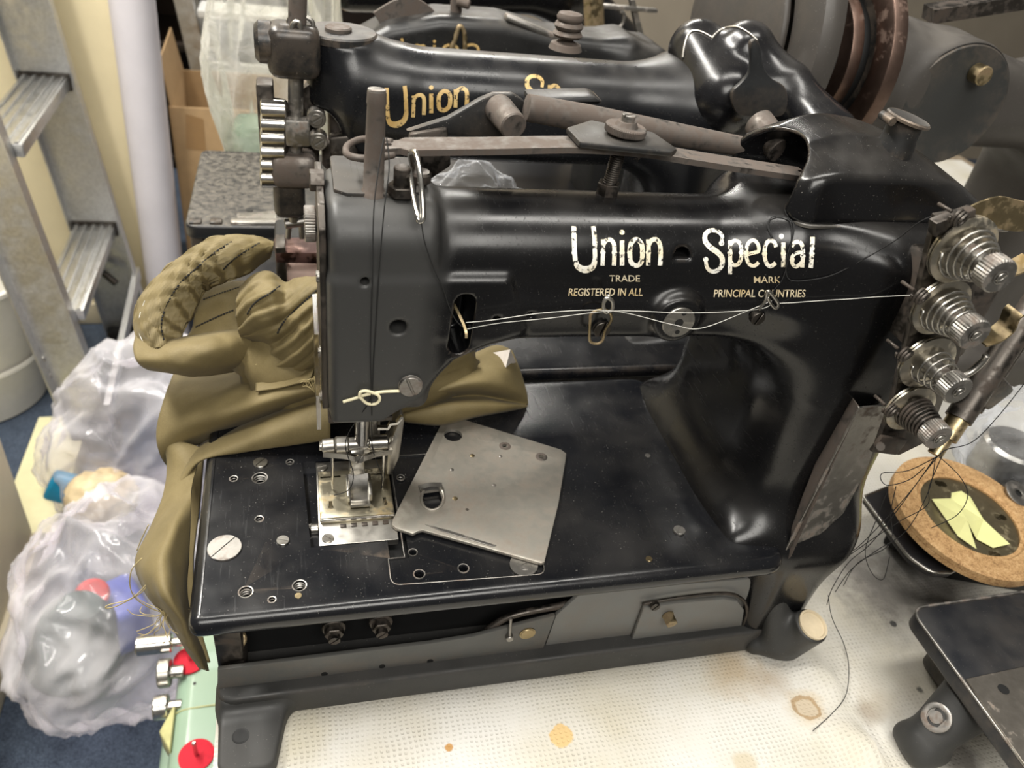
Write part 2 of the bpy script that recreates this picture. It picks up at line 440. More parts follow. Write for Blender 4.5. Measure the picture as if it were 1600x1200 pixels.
# ---- bed plate
def bed_outline():
    o = round_poly([(0, 0), (.372, 0), (.372, .03), (.348, .06), (.348, .208), (0, .208)], [.008, .017, .02, .03, .02, .008], 8)
    return o
bed = NB(); prism(bed, [(x, y, ZB - .0155) for x, y in bed_outline()], (0, 0, .0155), bev=.0068, seg=6)
bed_o = ob('bed', bed, M['enamel_bed'], M1)
def cutbox(c, s, rz=0):
    b = NB(); return box(b, c, s, 0, Matrix.Rotation(rz, 3, 'Z').to_4x4())
def cutcyl(p, r, d=.02): return cyl(NB(), Vector(p) + Vector((0, 0, -d)), Vector(p) + Vector((0, 0, .01)), r, n=24)
cuts = []
# needle plate opening with its slot, and the sunk corner for the slide plate
o1 = [Pz(472, 737, ZB), Pz(622, 722, ZB), Pz(627, 845, ZB), Pz(482, 856, ZB)]
o1 = [(.0665, .0475), (.1205, .0475), (.1205, .124), (.0625, .124)]
b = NB(); prism(b, [(x, y, ZB - .0055) for x, y in o1], (0, 0, .02)); cuts.append(b)
b = NB(); prism(b, [(.1125, .034, ZB - .02), (.1245, .034, ZB - .02), (.1245, .055, ZB - .02), (.1125, .055, ZB - .02)], (0, 0, .04)); cuts.append(b)
slot_o = round_poly([(.1115, .0135), (.2055, .0105), (.2085, .07), (.2085, .125), (.1215, .125), (.1215, .0335), (.1115, .0335)], [.006, .006, .004, .003, 0, 0, 0], 6)
b = NB(); prism(b, [(x, y, ZB - .0014) for x, y in slot_o], (0, 0, .01)); cuts.append(b)
holes = [(365, 748, .0022), (406, 747, .0045), (453, 722, .0022), (405, 811, .0022), (384, 925, .0036), (468, 915, .0036), (425, 937, .0018), (626, 746, .0022), (645, 863, .0024), (655, 897, .003), (724, 888, .003)]
for px, py, r in holes: cuts.append(cutcyl(Pz(px, py, ZB), r, .012))
bool_cut(bed_o, cuts)
# bright worn rims and threads in the holes
for px, py, r in holes:
    p = Pz(px, py, ZB - (.0014 if px > 640 else 0)); b = NB()
    lathe(b, p + Vector((0, 0, -.0005)), (0, 0, 1), [(0, r), (.0007, r), (.0008, r + .0006), (.0005, r + .0008), (0, r + .0008)], 24, cap=False)
    for k in range(3):
        lathe(b, p + Vector((0, 0, -.0025 - .002 * k)), (0, 0, 1), [(0, r), (.0005, r * .84), (.001, r)], 20, cap=False)
    ob('threaded_hole', b, M['dull'], bed_o, smooth=40)
b = NB(); box(b, (.12, .1, ZB - .0105), (.19, .17, .002)); ob('backing_plate', b, M['black'], M1)
b = NB(); tube(b, [Vector((x, y, ZB - .0002)) for x, y in slot_o], .0005, 5, closed=True); ob('slot_edge', b, M['dull'], bed_o, smooth=180)
# slotted screws in the bed
for px, py, r, h, mat, ang in ((407, 724, .0048, .0012, 'steel', .9), (351, 857, .0098, .0012, 'dull', .85), (442, 846, .0038, .0014, 'steel', -.3), (1061, 830, .004, .0016, 'dull', .9), (1014, 874, .0022, .0008, 'brass', .2), (466, 931, .002, .0004, 'brass', .2), (1087, 757, .003, .0004, 'rusty', .2), (1012, 712, .002, .0006, 'dull', .3)):
    b = NB(); slotted(b, Pz(px, py, ZB), (0, 0, 1), r, h, .1, ang); ob('bed_screw', b, M[mat], bed_o, smooth=35)
# ---- needle plate group
b = NB(); prism(b, [(.0715, .048, ZB - .0045), (.1195, .048, ZB - .0045), (.1195, .1225, ZB - .0045), (.0715, .1225, ZB - .0045)], (0, 0, .0049), bev=.0005)
npl = ob('needle_plate', b, M['steel'], M1, smooth=35)
b = NB(); prism(b, [(.0725, .0655, ZB + .0004), (.1185, .0655, ZB + .0004), (.1185, .108, ZB + .0004), (.0725, .108, ZB + .0004)], (0, 0, .0052), bev=.0008)
rp = ob('raised_plate', b, metal('yellowed_steel', (.42, .385, .29), .34, rust=.12, rustcol=(.3, .22, .1)), npl, smooth=35)
b = NB(); box(b, (.0955, .066, ZB + .0035), (.046, .0022, .0022), .0007); ob('plate_lip', b, M['bright'], npl, smooth=35)
bool_cut(rp, [cyl(NB(), (.0795, .0748, ZB), (.0795, .0748, ZB + .02), .0016, n=14), cyl(NB(), (.1135, .0745, ZB), (.1135, .0745, ZB + .02), .0016, n=14), box(NB(), (.0795, .0775, ZB + .005), (.0022, .005, .02)), box(NB(), (.1135, .0775, ZB + .005), (.0022, .005, .02)), box(NB(), (.0805, .102, ZB + .005), (.013, .0016, .02)), box(NB(), (.11, .102, ZB + .005), (.011, .0016, .02))])
b = NB()
for i in range(5): box(b, (.0865 + i * .0066, .0625, ZB + .0009), (.0036, .003, .001), .0003)
ob('feed_dog', b, M['dark'], npl, smooth=35)
for px, py, r in ((512, 842, .0036), (503, 731, .0034)):
    b = NB(); slotted(b, Pz(px, py, ZB + .0004), (0, 0, 1), r, .001, .12, -.7 if px > 508 else .3); ob('plate_screw', b, M['steel'], npl, smooth=35)
b = NB(); cyl(b, (.0665, .066, ZB - .004), (.0715, .066, ZB - .004), .0035, bev=.0005); cyl(b, (.067, .066, ZB - .012), (.067, .066, ZB - .001), .002); ob('looper_pin', b, M['steel'], npl, smooth=35)
# ---- the casting: head, arm and pillar poured as one piece
YF, YB = .060, .132
def yz_round(y0, y1, z0, z1, r, x0, x1, rx=.004):
    P = [(y0 + r, z0 + r), (y1 - r, z0 + r), (y1 - r, z1 - r), (y0 + r, z1 - r)]
    return ext('x', x0, x1, P, r, rx)
head = yz_round(YF, YB, .1995, .3285, .022, .0795, .1345, .006)
head_low = ext('y', YF, YB - .006, [(.083, .203), (.1075, .2025), (.128, .222), (.145, .244), (.165, .254), (.18, .26), (.17, .29), (.083, .29)], .003, .004)
arm = yz_round(YF + .0045, YB - .004, .2515, .3245, .031, .1, .40, .01)
arm_low = ext('y', YF + .003, YB - .008, [(.13, .258), (.17, .2545), (.215, .255), (.29, .2535), (.37, .25), (.37, .275), (.13, .275)], .003, .006)
pillar = bnds(.353, .437, .048, .190, .02, .322, .03)
pil_front = ext('y', .030, .17, [(.377, .02), (.425, .02), (.43, .12), (.425, .29), (.41, .31), (.385, .31), (.372, .22), (.37, .12)], .012, .02)
foot = bnds(.335, .432, .018, .2, .092, .116, .01)
leg = bnds(.372, .425, .012, .19, .004, .11, .014)
shoulder = bnds(.31, .437, .055, .15, .26, .333, .026)
bq = Py(1060, 503, .056)
boss = rcyl((bq.x, .0565, bq.z), (bq.x, .08, bq.z), .0142, .002)
body0 = su(.006, su(.010, arm, arm_low), su(.006, head, head_low))
body1 = su(.03, pillar, pil_front); body1 = su(.045, body1, foot); body1 = su(.02, body1, leg)
body2 = su(.05, body0, body1); body2 = su(.02, body2, shoulder); body2 = su(.007, body2, boss)
body2 = inter(body2, lambda x, y, z: z - .3300 + 0 * x, .004)
# open slot for the take-up, round holes and the half-moon oil hole
slot = lambda: (lambda a, b_: cap((a.x, YF - .01, a.z), (b_.x, YF - .01, b_.z), .0055))(Py(726, 472, YF), Py(718, 540, YF))
sa, sb = Py(727, 475, YF), Py(717, 541, YF)
def slotf(x, y, z):
    d = np.array([sb.x - sa.x, sb.z - sa.z]); L = d.dot(d); t = np.clip(((x - sa.x) * d[0] + (z - sa.z) * d[1]) / L, 0, 1)
    return np.maximum(np.sqrt((x - sa.x - d[0] * t) ** 2 + (z - sa.z - d[1] * t) ** 2) - .0056, y - (YF + .028)) + y * 0
def holef(px, py, r, dep=.02, yy=YF):
    p = Py(px, py, yy); return rcyl((p.x, YF - .02, p.z), (p.x, YF + dep, p.z), r, .0005)
cast = sub(body2, .0012, slotf, holef(570, 440, .0022), holef(622, 510, .0044), holef(776, 499, .002), holef(831, 496, .0016))
om = Py(1073, 411, YF)
cast = sub(cast, .002, lambda x, y, z: np.maximum(np.maximum(np.sqrt((x - om.x) ** 2 + (z - om.z) ** 2) - .0048, om.z - .001 - z), y - (YF + .02)))
me = sdf_mesh(cast, (.07, .004, 0), (.448, .21, .362), .0016)
M1_BVH = bvh_of(me)
cast_o = ob('arm_casting', me, M['enamel_arm'], M1)
def onarm(x, z, lift=.0002):
    h = M1_BVH.ray_cast(Vector((x, -.1, z)), Vector((0, 1, 0))); p = h[0] if h[0] else Vector((x, YF, z)); return Vector((x, p.y - lift, z))
def armpx(px, py, lift=.0002):
    d = Vector(_ray(px, py)); h = M1_BVH.ray_cast(Vector(CAM), d.normalized()); p = h[0] if h[0] else Py(px, py, YF); return p - d.normalized() * lift
# ---- lettering (strokes laid on the arm)
def ribbon(b, pts, w, lift=.00035, sm=6, proj=armpx):
    """pts px/py centre line, w width in the same units; taper list allowed"""
    P = cr([(x, y, 0) for x, y in pts], sm) if len(pts) > 2 else [Vector((pts[0][0], pts[0][1], 0)).lerp(Vector((pts[1][0], pts[1][1], 0)), k / 6) for k in range(7)]
    m = len(P); row = []
    for i in range(m):
        t = (P[min(i + 1, m - 1)] - P[max(i - 1, 0)]).normalized(); nn = Vector((-t.y, t.x, 0))
        ww = w if not isinstance(w, tuple) else w[0] + (w[1] - w[0]) * (1 - abs(2 * i / (m - 1) - 1))
        A = P[i] + nn * ww / 2; B = P[i] - nn * ww / 2
        row.append((b.verts.new(proj(A.x, A.y, lift)), b.verts.new(proj(P[i].x, P[i].y, lift)), b.verts.new(proj(B.x, B.y, lift))))
    for i in range(m - 1):
        for k in (0, 1): b.faces.new((row[i][k], row[i][k + 1], row[i + 1][k + 1], row[i + 1][k]))
def disc(b, x, y, r, proj=armpx, lift=.0004):
    c = b.verts.new(proj(x, y, lift)); R_ = [b.verts.new(proj(x + r * math.cos(k * .5236), y + r * math.sin(k * .5236), lift)) for k in range(12)]
    for k in range(12): b.faces.new((c, R_[k], R_[(k + 1) % 12]))
GL = {  # strokes: (points, width) in the photograph's 3x detail units from the lettering's own corner
 'U': [([(140, 160), (141, 215), (143, 270), (147, 325)], 22), ([(147, 322), (160, 350), (193, 364), (228, 350), (240, 312)], (22, 34)), ([(231, 160), (236, 205), (238, 262), (240, 320)], 21)],
 'n': [([(276, 222), (277, 262), (274, 345)], 19), ([(277, 250), (290, 228), (312, 224), (328, 245), (330, 290), (328, 345)], 20)],
 'i': [([(366, 226), (366, 345)], 21), 'd', 366, 189, 12],
 'o': [([(402, 285), (408, 242), (432, 222), (456, 242), (462, 285), (456, 328), (432, 345), (408, 328), (402, 285)], 22)],
 'n2': [([(488, 222), (490, 262), (488, 345)], 20), ([(490, 250), (503, 228), (525, 222), (543, 245), (547, 290), (544, 345)], 21)],
 'S': [([(832, 238), (834, 205), (812, 184), (780, 180), (757, 198), (756, 230), (778, 258), (812, 282), (834, 308), (834, 342), (812, 368), (784, 372), (764, 352), (758, 318)], (16, 26))],
 'p': [([(872, 226), (872, 386)], 20), ([(874, 246), (892, 228), (914, 236), (925, 262), (925, 305), (912, 336), (890, 342), (874, 326)], 18)],
 'e': [([(955, 292), (985, 284), (1006, 276), (1003, 246), (984, 226), (962, 234), (950, 262), (949, 305), (962, 338), (986, 346), (1006, 330)], 17)],
 'c': [([(1088, 258), (1078, 234), (1058, 228), (1040, 246), (1034, 290), (1042, 332), (1062, 348), (1086, 332)], 19)],
 'i2': [([(1122, 236), (1122, 352)], 20), 'd', 1113, 208, 12],
 'a': [([(1160, 256), (1176, 236), (1200, 236), (1212, 258), (1214, 300), (1210, 354)], 19), ([(1212, 282), (1184, 286), (1164, 304), (1164, 334), (1182, 350), (1208, 330)], 17)],
 'l': [([(1259, 210), (1257, 280), (1250, 356)], 21)],
}
SPURS = [(142, 285), (239, 240), (276, 284), (330, 284), (366, 284), (402, 284), (462, 284), (489, 284), (546, 284), (872, 286), (925, 284), (949, 286), (1034, 290), (1122, 288), (1213, 300), (1256, 288), (1164, 318), (758, 316), (832, 240)]
SPUR_OF = {"U": SPURS[:2], "n": SPURS[2:4], "i": SPURS[4:5], "o": SPURS[5:7], "n2": SPURS[7:9], "p": SPURS[9:11], "e": SPURS[11:12], "c": SPURS[12:13], "i2": SPURS[13:14], "a": [SPURS[14], SPURS[16]], "l": SPURS[15:16], "S": SPURS[17:]}
def letters(keys, to, proj, spurs=True):
    b = NB()
    for k in keys:
        g = GL[k]; i = 0
        while i < len(g):
            if isinstance(g[i], str): x, y = to(g[i + 1], g[i + 2]); disc(b, x, y, g[i + 3] * to.s, proj); i += 4; continue
            pts, w = g[i]; ribbon(b, [to(*p) for p in pts], tuple(v * to.s for v in w) if isinstance(w, tuple) else w * to.s, proj=proj); i += 1
    return b
class To:
    def __init__(s, f, sc): s.f = f; s.s = sc
    def __call__(s, x, y): return s.f(x, y)
to1 = To(lambda x, y: (850 + x / 3, 300 + y / 3), 1 / 3)
def worn_paint(name, c1, c2, hole=.35, sc=420):
    m, t, b = nt(name); n = nz(t, sc, 5, .7); n2 = nz(t, 60, 2)
    c = ramp(t, n2.outputs[0], [(.4, c1), (.62, c2)]).outputs[0]
    k = ramp(t, n.outputs[0], [(hole, 0.), (hole + .05, 1.)]).outputs[0]; L = t.links
    L.new(mixc(t, k, (.01, .01, .01), c), b.inputs['Base Color']); b.inputs['Roughness'].default_value = .4; return m
M['letter'] = worn_paint('worn_cream_lettering', (.86, .84, .77), (.76, .68, .50), .40)
M['letter_small'] = worn_paint('worn_cream_small_lettering', (.66, .58, .42), (.5, .38, .2), .36)
M['gold'] = worn_paint('worn_gold_lettering', (.50, .33, .12), (.62, .45, .2), .38, 300)
for k_ in GL:
    b = letters((k_,), to1, armpx)
    for x, y in SPUR_OF.get(k_, ()): disc(b, 850 + x / 3, 300 + y / 3, 4.2)
    ob("letter", b, M["letter"], cast_o)

def text_on(body, pxl, pxr, py, size, proj, shear=0, bold=.0, mat='letter_small', parent=None, slope=0):
    """small printed words, stretched between two points and laid on a surface"""
    cu = bpy.data.curves.new('t', 'FONT'); cu.body = body; cu.size = 1; cu.offset = bold; cu.shear = shear; cu.resolution_u = 3; cu.fill_mode = 'FRONT'
    o = bpy.data.objects.new('t', cu); COL.objects.link(o); dg = bpy.context.evaluated_depsgraph_get(); dg.update()
    me = bpy.data.meshes.new_from_object(o.evaluated_get(dg)); bpy.data.objects.remove(o)
    xs = [v.co.x for v in me.vertices]; x0, x1 = min(xs), max(xs); ys = [v.co.y for v in me.vertices]; y1 = max(ys)
    for v in me.vertices:
        u = (v.co.x - x0) / (x1 - x0); px = pxl + (pxr - pxl) * u; v.co = proj(px, py - v.co.y / y1 * size + slope * (px - pxl), .00035)
    return ob('small_lettering', me, M[mat], parent)
text_on('TRADE', 952, 1000, 440, 10, armpx, 0, .010, parent=cast_o)
text_on('MARK', 1178, 1220, 442, 10, armpx, 0, .010, parent=cast_o)
text_on('REGISTERED IN ALL', 888, 1004, 462, 11.5, armpx, .15, .012, parent=cast_o)
text_on('PRINCIPAL COUNTRIES', 1115, 1259, 464, 11.5, armpx, .15, .012, parent=cast_o)
# oval boss plate
c = armpx(1060, 503, 0); b = NB()
lathe(b, c + Vector((0, .001, 0)), (0, -1, 0), [(0, .0098), (.0016, .0098), (.0020, .0094)], 40); pl = ob('boss_plate', b, M['steel'], cast_o, smooth=40)
b = NB()
for dx, dz, r in ((0, 0, .0026), (.0006, -.0062, .0014), (.0014, .0062, .0014)): cyl(b, c + Vector((dx, -.00095, dz)), c + Vector((dx, -.0012, dz)), r)
ob('boss_hole', b, M['black'], pl)
# take-up lever inside the slot
b = NB(); tube(b, [Py(703, 466, YF + .012), Py(716, 490, YF + .004), Py(727, 515, YF - .004), Py(728, 527, YF - .006)], .001, smooth=6, flat=(.0045, .0014), up=(1, 0, .3)); ob('take_up_lever', b, M['brass'], M1, smooth=40)
# ---- head fittings
ZH = .3285
tp = [Pz(531, 301, ZH), Pz(549, 311, ZH), Pz(640, 313, ZH), Pz(672, 304, ZH), Pz(672, 296, ZH), Pz(640, 255, ZH), Pz(524, 252, ZH)]
b = NB(); prism(b, [(x, y, ZH - .003) for x, y in round_poly([(.0835, .084), (.0895, .0795), (.1165, .0795), (.127, .084), (.127, .127), (.0835, .127)], .003)], (0, 0, .0045), bev=.0008)
ob('head_plate', b, M['enamel_dusty'], M1, smooth=35)
b = NB(); P0 = Pz(583, 301, ZH); P1 = Py(589, 143, P0.y + .004)
pole = lathe(b, P0, P1 - P0, [(-.002, .0068), (.0012, .006), (.002, .0051), (.016, .0049), ((P1 - P0).length - .006, .0043), ((P1 - P0).length - .005, .0047), ((P1 - P0).length, .0044)], 28)
pp = ob('presser_spring_pin', b, M['rusty'], M1, smooth=50)
b = NB(); slotted(b, P1, P1 - P0, .0042, .0012, .14, .4); ob('pin_screw', b, M['dull'], pp, smooth=40)
b = NB(); Q = Pz(627, 303, ZH + .001); hexnut(b, Q, (0, 0, 1), .0072, .005); cyl(b, Q, Q + Vector((0, 0, .014)), .0042, bev=.0005); ob('hex_nut', b, M['dark'], M1, smooth=30)
b = NB(); Q = Pz(655, 285, ZH + .001); cyl(b, Q, Q + Vector((0, 0, .006)), .006, bev=.001); ob('stud', b, M['dark'], M1, smooth=30)
# long wire thread guide bent over the front
Y0 = .078
b = NB(); pts = [Pz(648, 275, ZH), Py(641, 243, Y0 + .012), Py(645, 237, Y0 + .006), Py(651, 243, Y0), Py(658, 290, Y0 - .012), Py(661, 335, Y0 - .02), Py(657, 346, Y0 - .021), Py(652, 338, Y0 - .02), Py(645, 300, Y0 - .008), Py(640, 262, Y0 + .006)]
tube(b, pts, .0014, 10, smooth=8); ob('wire_thread_guide', b, M['bright'], M1, smooth=180)
# face plate on the left end, its knurled knob and clear guard
b = NB(); fpo = round_poly([(YF + .004, .208), (YF + .004, .318), (YF + .014, .3265), (YB - .004, .3265), (YB - .004, .208)], .003)
prism(b, [(.0755, y, z) for y, z in fpo], (.0035, 0, 0), bev=.0006); fp = ob('face_plate', b, M['dark'], M1, smooth=35)
for z in (.215, .245, .29): 
    b = NB(); slotted(b, (.0755, YF + .009, z), (-1, 0, 0), .003, .0016); ob('face_screw', b, M['dull'], fp, smooth=35)
b = NB(); kc = Py(507, 350, .105); kc.x = .0752; kd = Vector((-1, 0, 0)); knurled(b, kc, kd, .0095, .006, 40); cyl(b, kc, kc + Vector((.006, 0, 0)), .004); ob('knurled_knob', b, M['dull'], M1, smooth=30)
b = NB(); hexnut(b, Py(506, 282, .10) , (-1, 0, 0), .0055, .007); ob('bolt', b, M['dark'], M1, smooth=30)
gm, gt, gb = nt('clear_plastic_guard'); gb.inputs['Transmission Weight'].default_value = 1; gb.inputs['Roughness'].default_value = .15; gb.inputs['IOR'].default_value = 1.2; gb.inputs['Base Color'].default_value = (.9, .87, .8, 1)
b = NB(); prism(b, [(.0718, YF + .004, z) for z in ()] or [Vector((.0722, YF - .001, .1985)), Vector((.0722, YF - .001, .262)), Vector((.0745, YF - .001, .262)), Vector((.0745, YF - .001, .1985))], (0, .04, 0)); ob('clear_guard', b, gm, M1)
b = NB(); box(b, (.0965, YF + .034, .2), (.036, .06, .004), .001); ob('head_base_plate', b, M['dark'], M1, smooth=35)
# big slotted screw and the yellow wire guide low on the head
b = NB(); Q = Py(641, 601, YF - .001); lathe(b, Q + Vector((0, .003, 0)), (0, -1, 0), [(0, .0072), (.003, .0072), (.0036, .0066)], 36); slotted(b, Q - Vector((0, .0006, 0)), (0, -1, 0), .0064, .0022, .09, 1.95); ob('thumb_screw', b, M['dull'], M1, smooth=35)
b = NB(); yy = YF - .0025
tube(b, [Py(x, y, yy) for x, y in ((536, 628), (556, 622), (575, 616), (600, 612), (624, 611))], .0009, 8, smooth=6)
tube(b, [Py(x, y, yy - .0012) for x, y in ((562, 622), (563, 613), (573, 611), (590, 617), (593, 625), (586, 631), (573, 630), (562, 620))], .0009, 8, smooth=6)
ob('yellow_wire_guide', b, plain('yellowed_wire', (.72, .66, .45), .35), M1, smooth=180)
# ---- arm thread guides
def wire(name, pts, r, mat, par, sm=8, closed=False):
    b = NB(); tube(b, pts, r, 8, smooth=sm, closed=closed); return ob(name, b, M[mat], par, smooth=180)
yg = YF - .002
g1 = NB(); Q = armpx(939, 512, 0); slotted(g1, Q - Vector((0, -.0005, 0)), (0, -1, 0), .005, .0035, .12, 1.3); g1 = ob('guide_screw', g1, M['dark'], M1, smooth=40)
wire('wire_loop', [Py(x, y, YF - .0045) for x, y in ((922, 502), (921, 520), (922, 533), (932, 537), (941, 532), (946, 515), (955, 500), (952, 487), (938, 484), (924, 490))], .0008, 'brass', g1, closed=True)
wire('wire_eye', [Py(x, y, YF - .006) for x, y in ((945, 486), (943, 475), (948, 466), (956, 470), (957, 482), (950, 488))], .0011, 'steel', g1, closed=True)
wire('wire_tip', [Py(951, 468, YF - .005), Py(951, 460, YF - .004)], .001, 'steel', g1, sm=0)
g2 = NB(); Q = armpx(1181, 494, 0); slotted(g2, Q + Vector((0, .0005, 0)), (0, -1, 0), .0042, .004, .12, 1.2); g2 = ob('guide_screw', g2, M['dark'], M1, smooth=40)
wire('wire_loop', [Py(x, y, Q.y - .006) for x, y in ((1186, 484), (1196, 470), (1200, 455), (1208, 463), (1216, 475), (1212, 482), (1204, 474), (1199, 464))], .0009, 'steel', g2)
# ---- lever above the arm, its bolt, clamp plate and knurled nut
ZL = lambda px, py: Py(px, py, .100)
lc = [(600, 231), (660, 229), (760, 228), (900, 226), (1000, 233), (1060, 243), (1160, 259), (1256, 273)]
b = NB(); P = [ZL(*p) for p in lc]; L = cr(P, 6); m = len(L)
rows = []
for i, p in enumerate(L):
    w = .0088 if i > 3 else .0055
    w *= (1 - .12 * i / m)
    rows.append([b.verts.new(p + Vector((0, s * w, h))) for s, h in ((-1, .0016), (1, .0016), (1, -.0016), (-1, -.0016))])
for i in range(m - 1):
    for k in range(4): b.faces.new((rows[i][k], rows[i][(k + 1) % 4], rows[i + 1][(k + 1) % 4], rows[i + 1][k]))
b.faces.new(rows[0][::-1]); b.faces.new(rows[-1])
lev = ob('lever', b, M['rusty'], M1, smooth=30)
bool_cut(lev, [cyl(NB(), ZL(1252, 271) + Vector((0, 0, -.01)), ZL(1252, 271) + Vector((0, 0, .01)), .0024, n=16), cyl(NB(), ZL(606, 233) + Vector((0, 0, -.01)), ZL(606, 233) + Vector((0, 0, .01)), .002, n=16)])
b = NB(); q = ZL(576, 231)
tube(b, [q + Vector((.012, .004, .002)), q + Vector((-.002, .009, .001)), q + Vector((-.010, .004, -.001)), q + Vector((-.010, -.006, -.002)), q + Vector((.0, -.009, -.002)), q + Vector((.012, -.005, -.001))], .0018, 8, smooth=6)
ob('lever_fork', b, M['rusty'], lev, smooth=180)
bo = Py(948, 303, .100); top = Py(975, 207, .1005)
b = NB(); hexnut(b, Vector((bo.x, .1, .3215)), (0, 0, 1), .0064, .0095); 
prof = []; zz = 0
while zz < .034: prof += [(zz, .0040), (zz + .0006, .0035)]; zz += .0012
lathe(b, (bo.x, .1, .326), (top.x - bo.x, 0, top.z - .326), prof, 20)
ob('threaded_bolt', b, M['dark'], M1, smooth=30)
zt = ZL(968, 228).z + .0022
b = NB(); cp = [Pz(*p, zt + .001) for p in ((884, 205), (922, 193), (1020, 212), (1057, 238), (1050, 243), (905, 228))]
cp = round_poly([(p.x, p.y) for p in cp], .002)
prism(b, [(x, y, zt - .0002) for x, y in cp], (0, 0, .0034), bev=.0011); ob('clamp_plate', b, M['enamel_dusty'], lev, smooth=35)
kn = Pz(977, 203, zt + .006)
b = NB(); knurled(b, kn - Vector((0, 0, .0018)), (.06, 0, 1), .0112, .0042, 64); cyl(b, kn + Vector((0, 0, .002)), kn + Vector((0, 0, .0048)), .0066, .005); ob('knurled_nut', b, M['rusty'], lev, smooth=30)
b = NB(); slotted(b, kn + Vector((.0003, 0, .0046)), (.06, 0, 1), .0036, .0035, .14, .5); ob('nut_screw', b, M['dull'], lev, smooth=35)
# ---- rusted lifter rod behind the lever, with its plate and bosses
YR = .142
r0, r1 = Py(822, 168, YR), Py(1176, 232, YR)
b = NB(); lathe(b, r0, r1 - r0, [(0, .0066), (.0004, .0074), ((r1 - r0).length * .25, .0078), ((r1 - r0).length, .0058)], 32); rod = ob('lifter_rod', b, M['rusty'], M1, smooth=50)
b = NB(); c0 = Py(1200, 212, YR); cyl(b, c0 + Vector((-.002, .012, .004)), c0 + Vector((.003, -.014, -.004)), .0092, .0085, 32, .0006); ob('rod_end_boss', b, M['rusty'], rod, smooth=40)
b = NB(); pl = [Py(*p, YR + .006) for p in ((634, 206), (700, 185), (752, 155), (772, 147), (802, 147), (822, 160), (812, 215), (700, 213))]
prism(b, pl, (0, .006, 0), bev=.0015); ob('lifter_plate', b, M['enamel_dusty'], M1, smooth=40)
b = NB(); c0 = Py(783, 176, YR); c1 = c0 + Vector((.004, -.016, -.002)); cyl(b, c0 + Vector((0, .008, 0)), c1, .0082, .0075, 32, .0008); ob('lifter_boss', b, M['rusty'], rod, smooth=40)
b = NB(); prism(b, [Py(*p, YR + .02) for p in ((830, 155), (930, 152), (942, 158), (940, 164), (830, 168))], (0, .02, 0), bev=.002); ob('lifter_guard', b, M['enamel_dusty'], M1, smooth=40)
b = NB(); prism(b, [Py(*p, .145) for p in ((640, 210), (700, 200), (705, 260), (660, 290), (640, 290))], (0, .006, 0), bev=.0015); ob('lifter_bracket', b, M['dark'], M1, smooth=40)
b = NB(); box(b, (.352, .142, .325), (.016, .012, .05), .003); ob('rod_bracket', b, M['dark'], M1, smooth=40)
# ---- hood on the pillar
hb = Py(1400, 260, .1)
def hood_f():
    base = ext('x', .322, .480, [(.067, .330), (.139, .330), (.137, .345), (.122, .360), (.092, .360), (.071, .348)], .008, .016)
    slope = lambda x, y, z: (x - .402) * .5 + (z - .368) * .866      # the top falls towards the right end
    slope2 = lambda x, y, z: (.334 - x) * .58 + (z - .357) * .81
    f = inter(base, slope, .02); f = inter(f, slope2, .012)
    cav = lambda x, y, z: np.sqrt(((y - .104) / .033) ** 2 + ((z - .338) / .0245) ** 2 + ((x - .318) / .052) ** 2) * .024 - .024
    return sub(f, .003, cav)
me = sdf_mesh(hood_f(), (.31, .05, .318), (.495, .16, .38), .0013)
hood = ob('hood', me, enamel('glossy_hood_enamel', rough=.17, dust=.4, wear=.6), M1)
b = NB(); prism(b, [(x, y, .3255) for x, y in round_poly([(.326, .0575), (.476, .0575), (.476, .1485), (.326, .1485)], .014)], (0, 0, .0022), bev=.0006); ob('hood_rim', b, M['dull'], hood, smooth=35)
oc = Pz(1399, 226, .364)
b = NB(); lathe(b, oc - Vector((0, 0, .006)), (.04, 0, 1), [(0, .0108), (.006, .0104), (.010, .0094), (.019, .0094)], 32); ob('oil_cup', b, M['enamel_dusty'], hood, smooth=40)
b = NB(); lathe(b, oc + Vector((.001, 0, .0128)), (.16, -.06, 1), [(0, .0105), (.0008, .0126), (.0022, .0126), (.003, .0116), (.0024, .0108), (.0026, .001)], 40); cyl(b, oc + Vector((-.0125, .005, .0145)), oc + Vector((-.0120, -.005, .0140)), .0024); ob('oil_cup_lid', b, enamel('worn_lid', (.02, .02, .02), .35, dust=.7, wear=1.5, chips=.4), hood, smooth=40)
# ---- presser foot, needles and clamp under the head (all in the needle line y = .09)
YN = .09
n = lambda x, y, yy=YN: Py(x, y, yy)
b = NB(); cyl(b, n(503, 697), n(523, 695), .0042, bev=.0006); cyl(b, n(523, 695), n(545, 694), .0052, bev=.001); cyl(b, n(545, 694), n(575, 692), .0042); cyl(b, n(575, 692), n(607, 690), .005, bev=.001); cyl(b, n(499, 697), n(504, 697), .0028)
clampo = ob('needle_clamp', b, M['steel'], M1, smooth=40)
b = NB(); tube(b, [n(505, 709, .088), n(540, 712, .086), n(556, 716, .085), n(572, 714, .085), n(590, 708, .086), n(612, 705, .088)], .001, flat=(.0022, .004), smooth=5, up=(0, 0, 1)); ob('clamp_bar', b, M['steel'], clampo, smooth=40)
b = NB(); slotted(b, n(561, 716, .084), (0, -1, .3), .0028, .002, .14, 1.); ob('clamp_screw', b, M['steel'], clampo, smooth=40)
for tx, ty, bx in ((519, 708, 517), (600, 703, 594)):
    b = NB(); p = n(tx, ty); q = Vector((p.x, YN, ZB + .0065)); lathe(b, p, q - p, [(0, .0011), ((q - p).length * .75, .001), ((q - p).length, .0004)], 12); ob('needle', b, M['bright'], M1, smooth=60)
b = NB(); cyl(b, (n(566, 672).x, YN, .205), (n(566, 672).x, YN, n(566, 690).z), .0046, n=24); ob('needle_bar', b, M['bright'], M1, smooth=40)
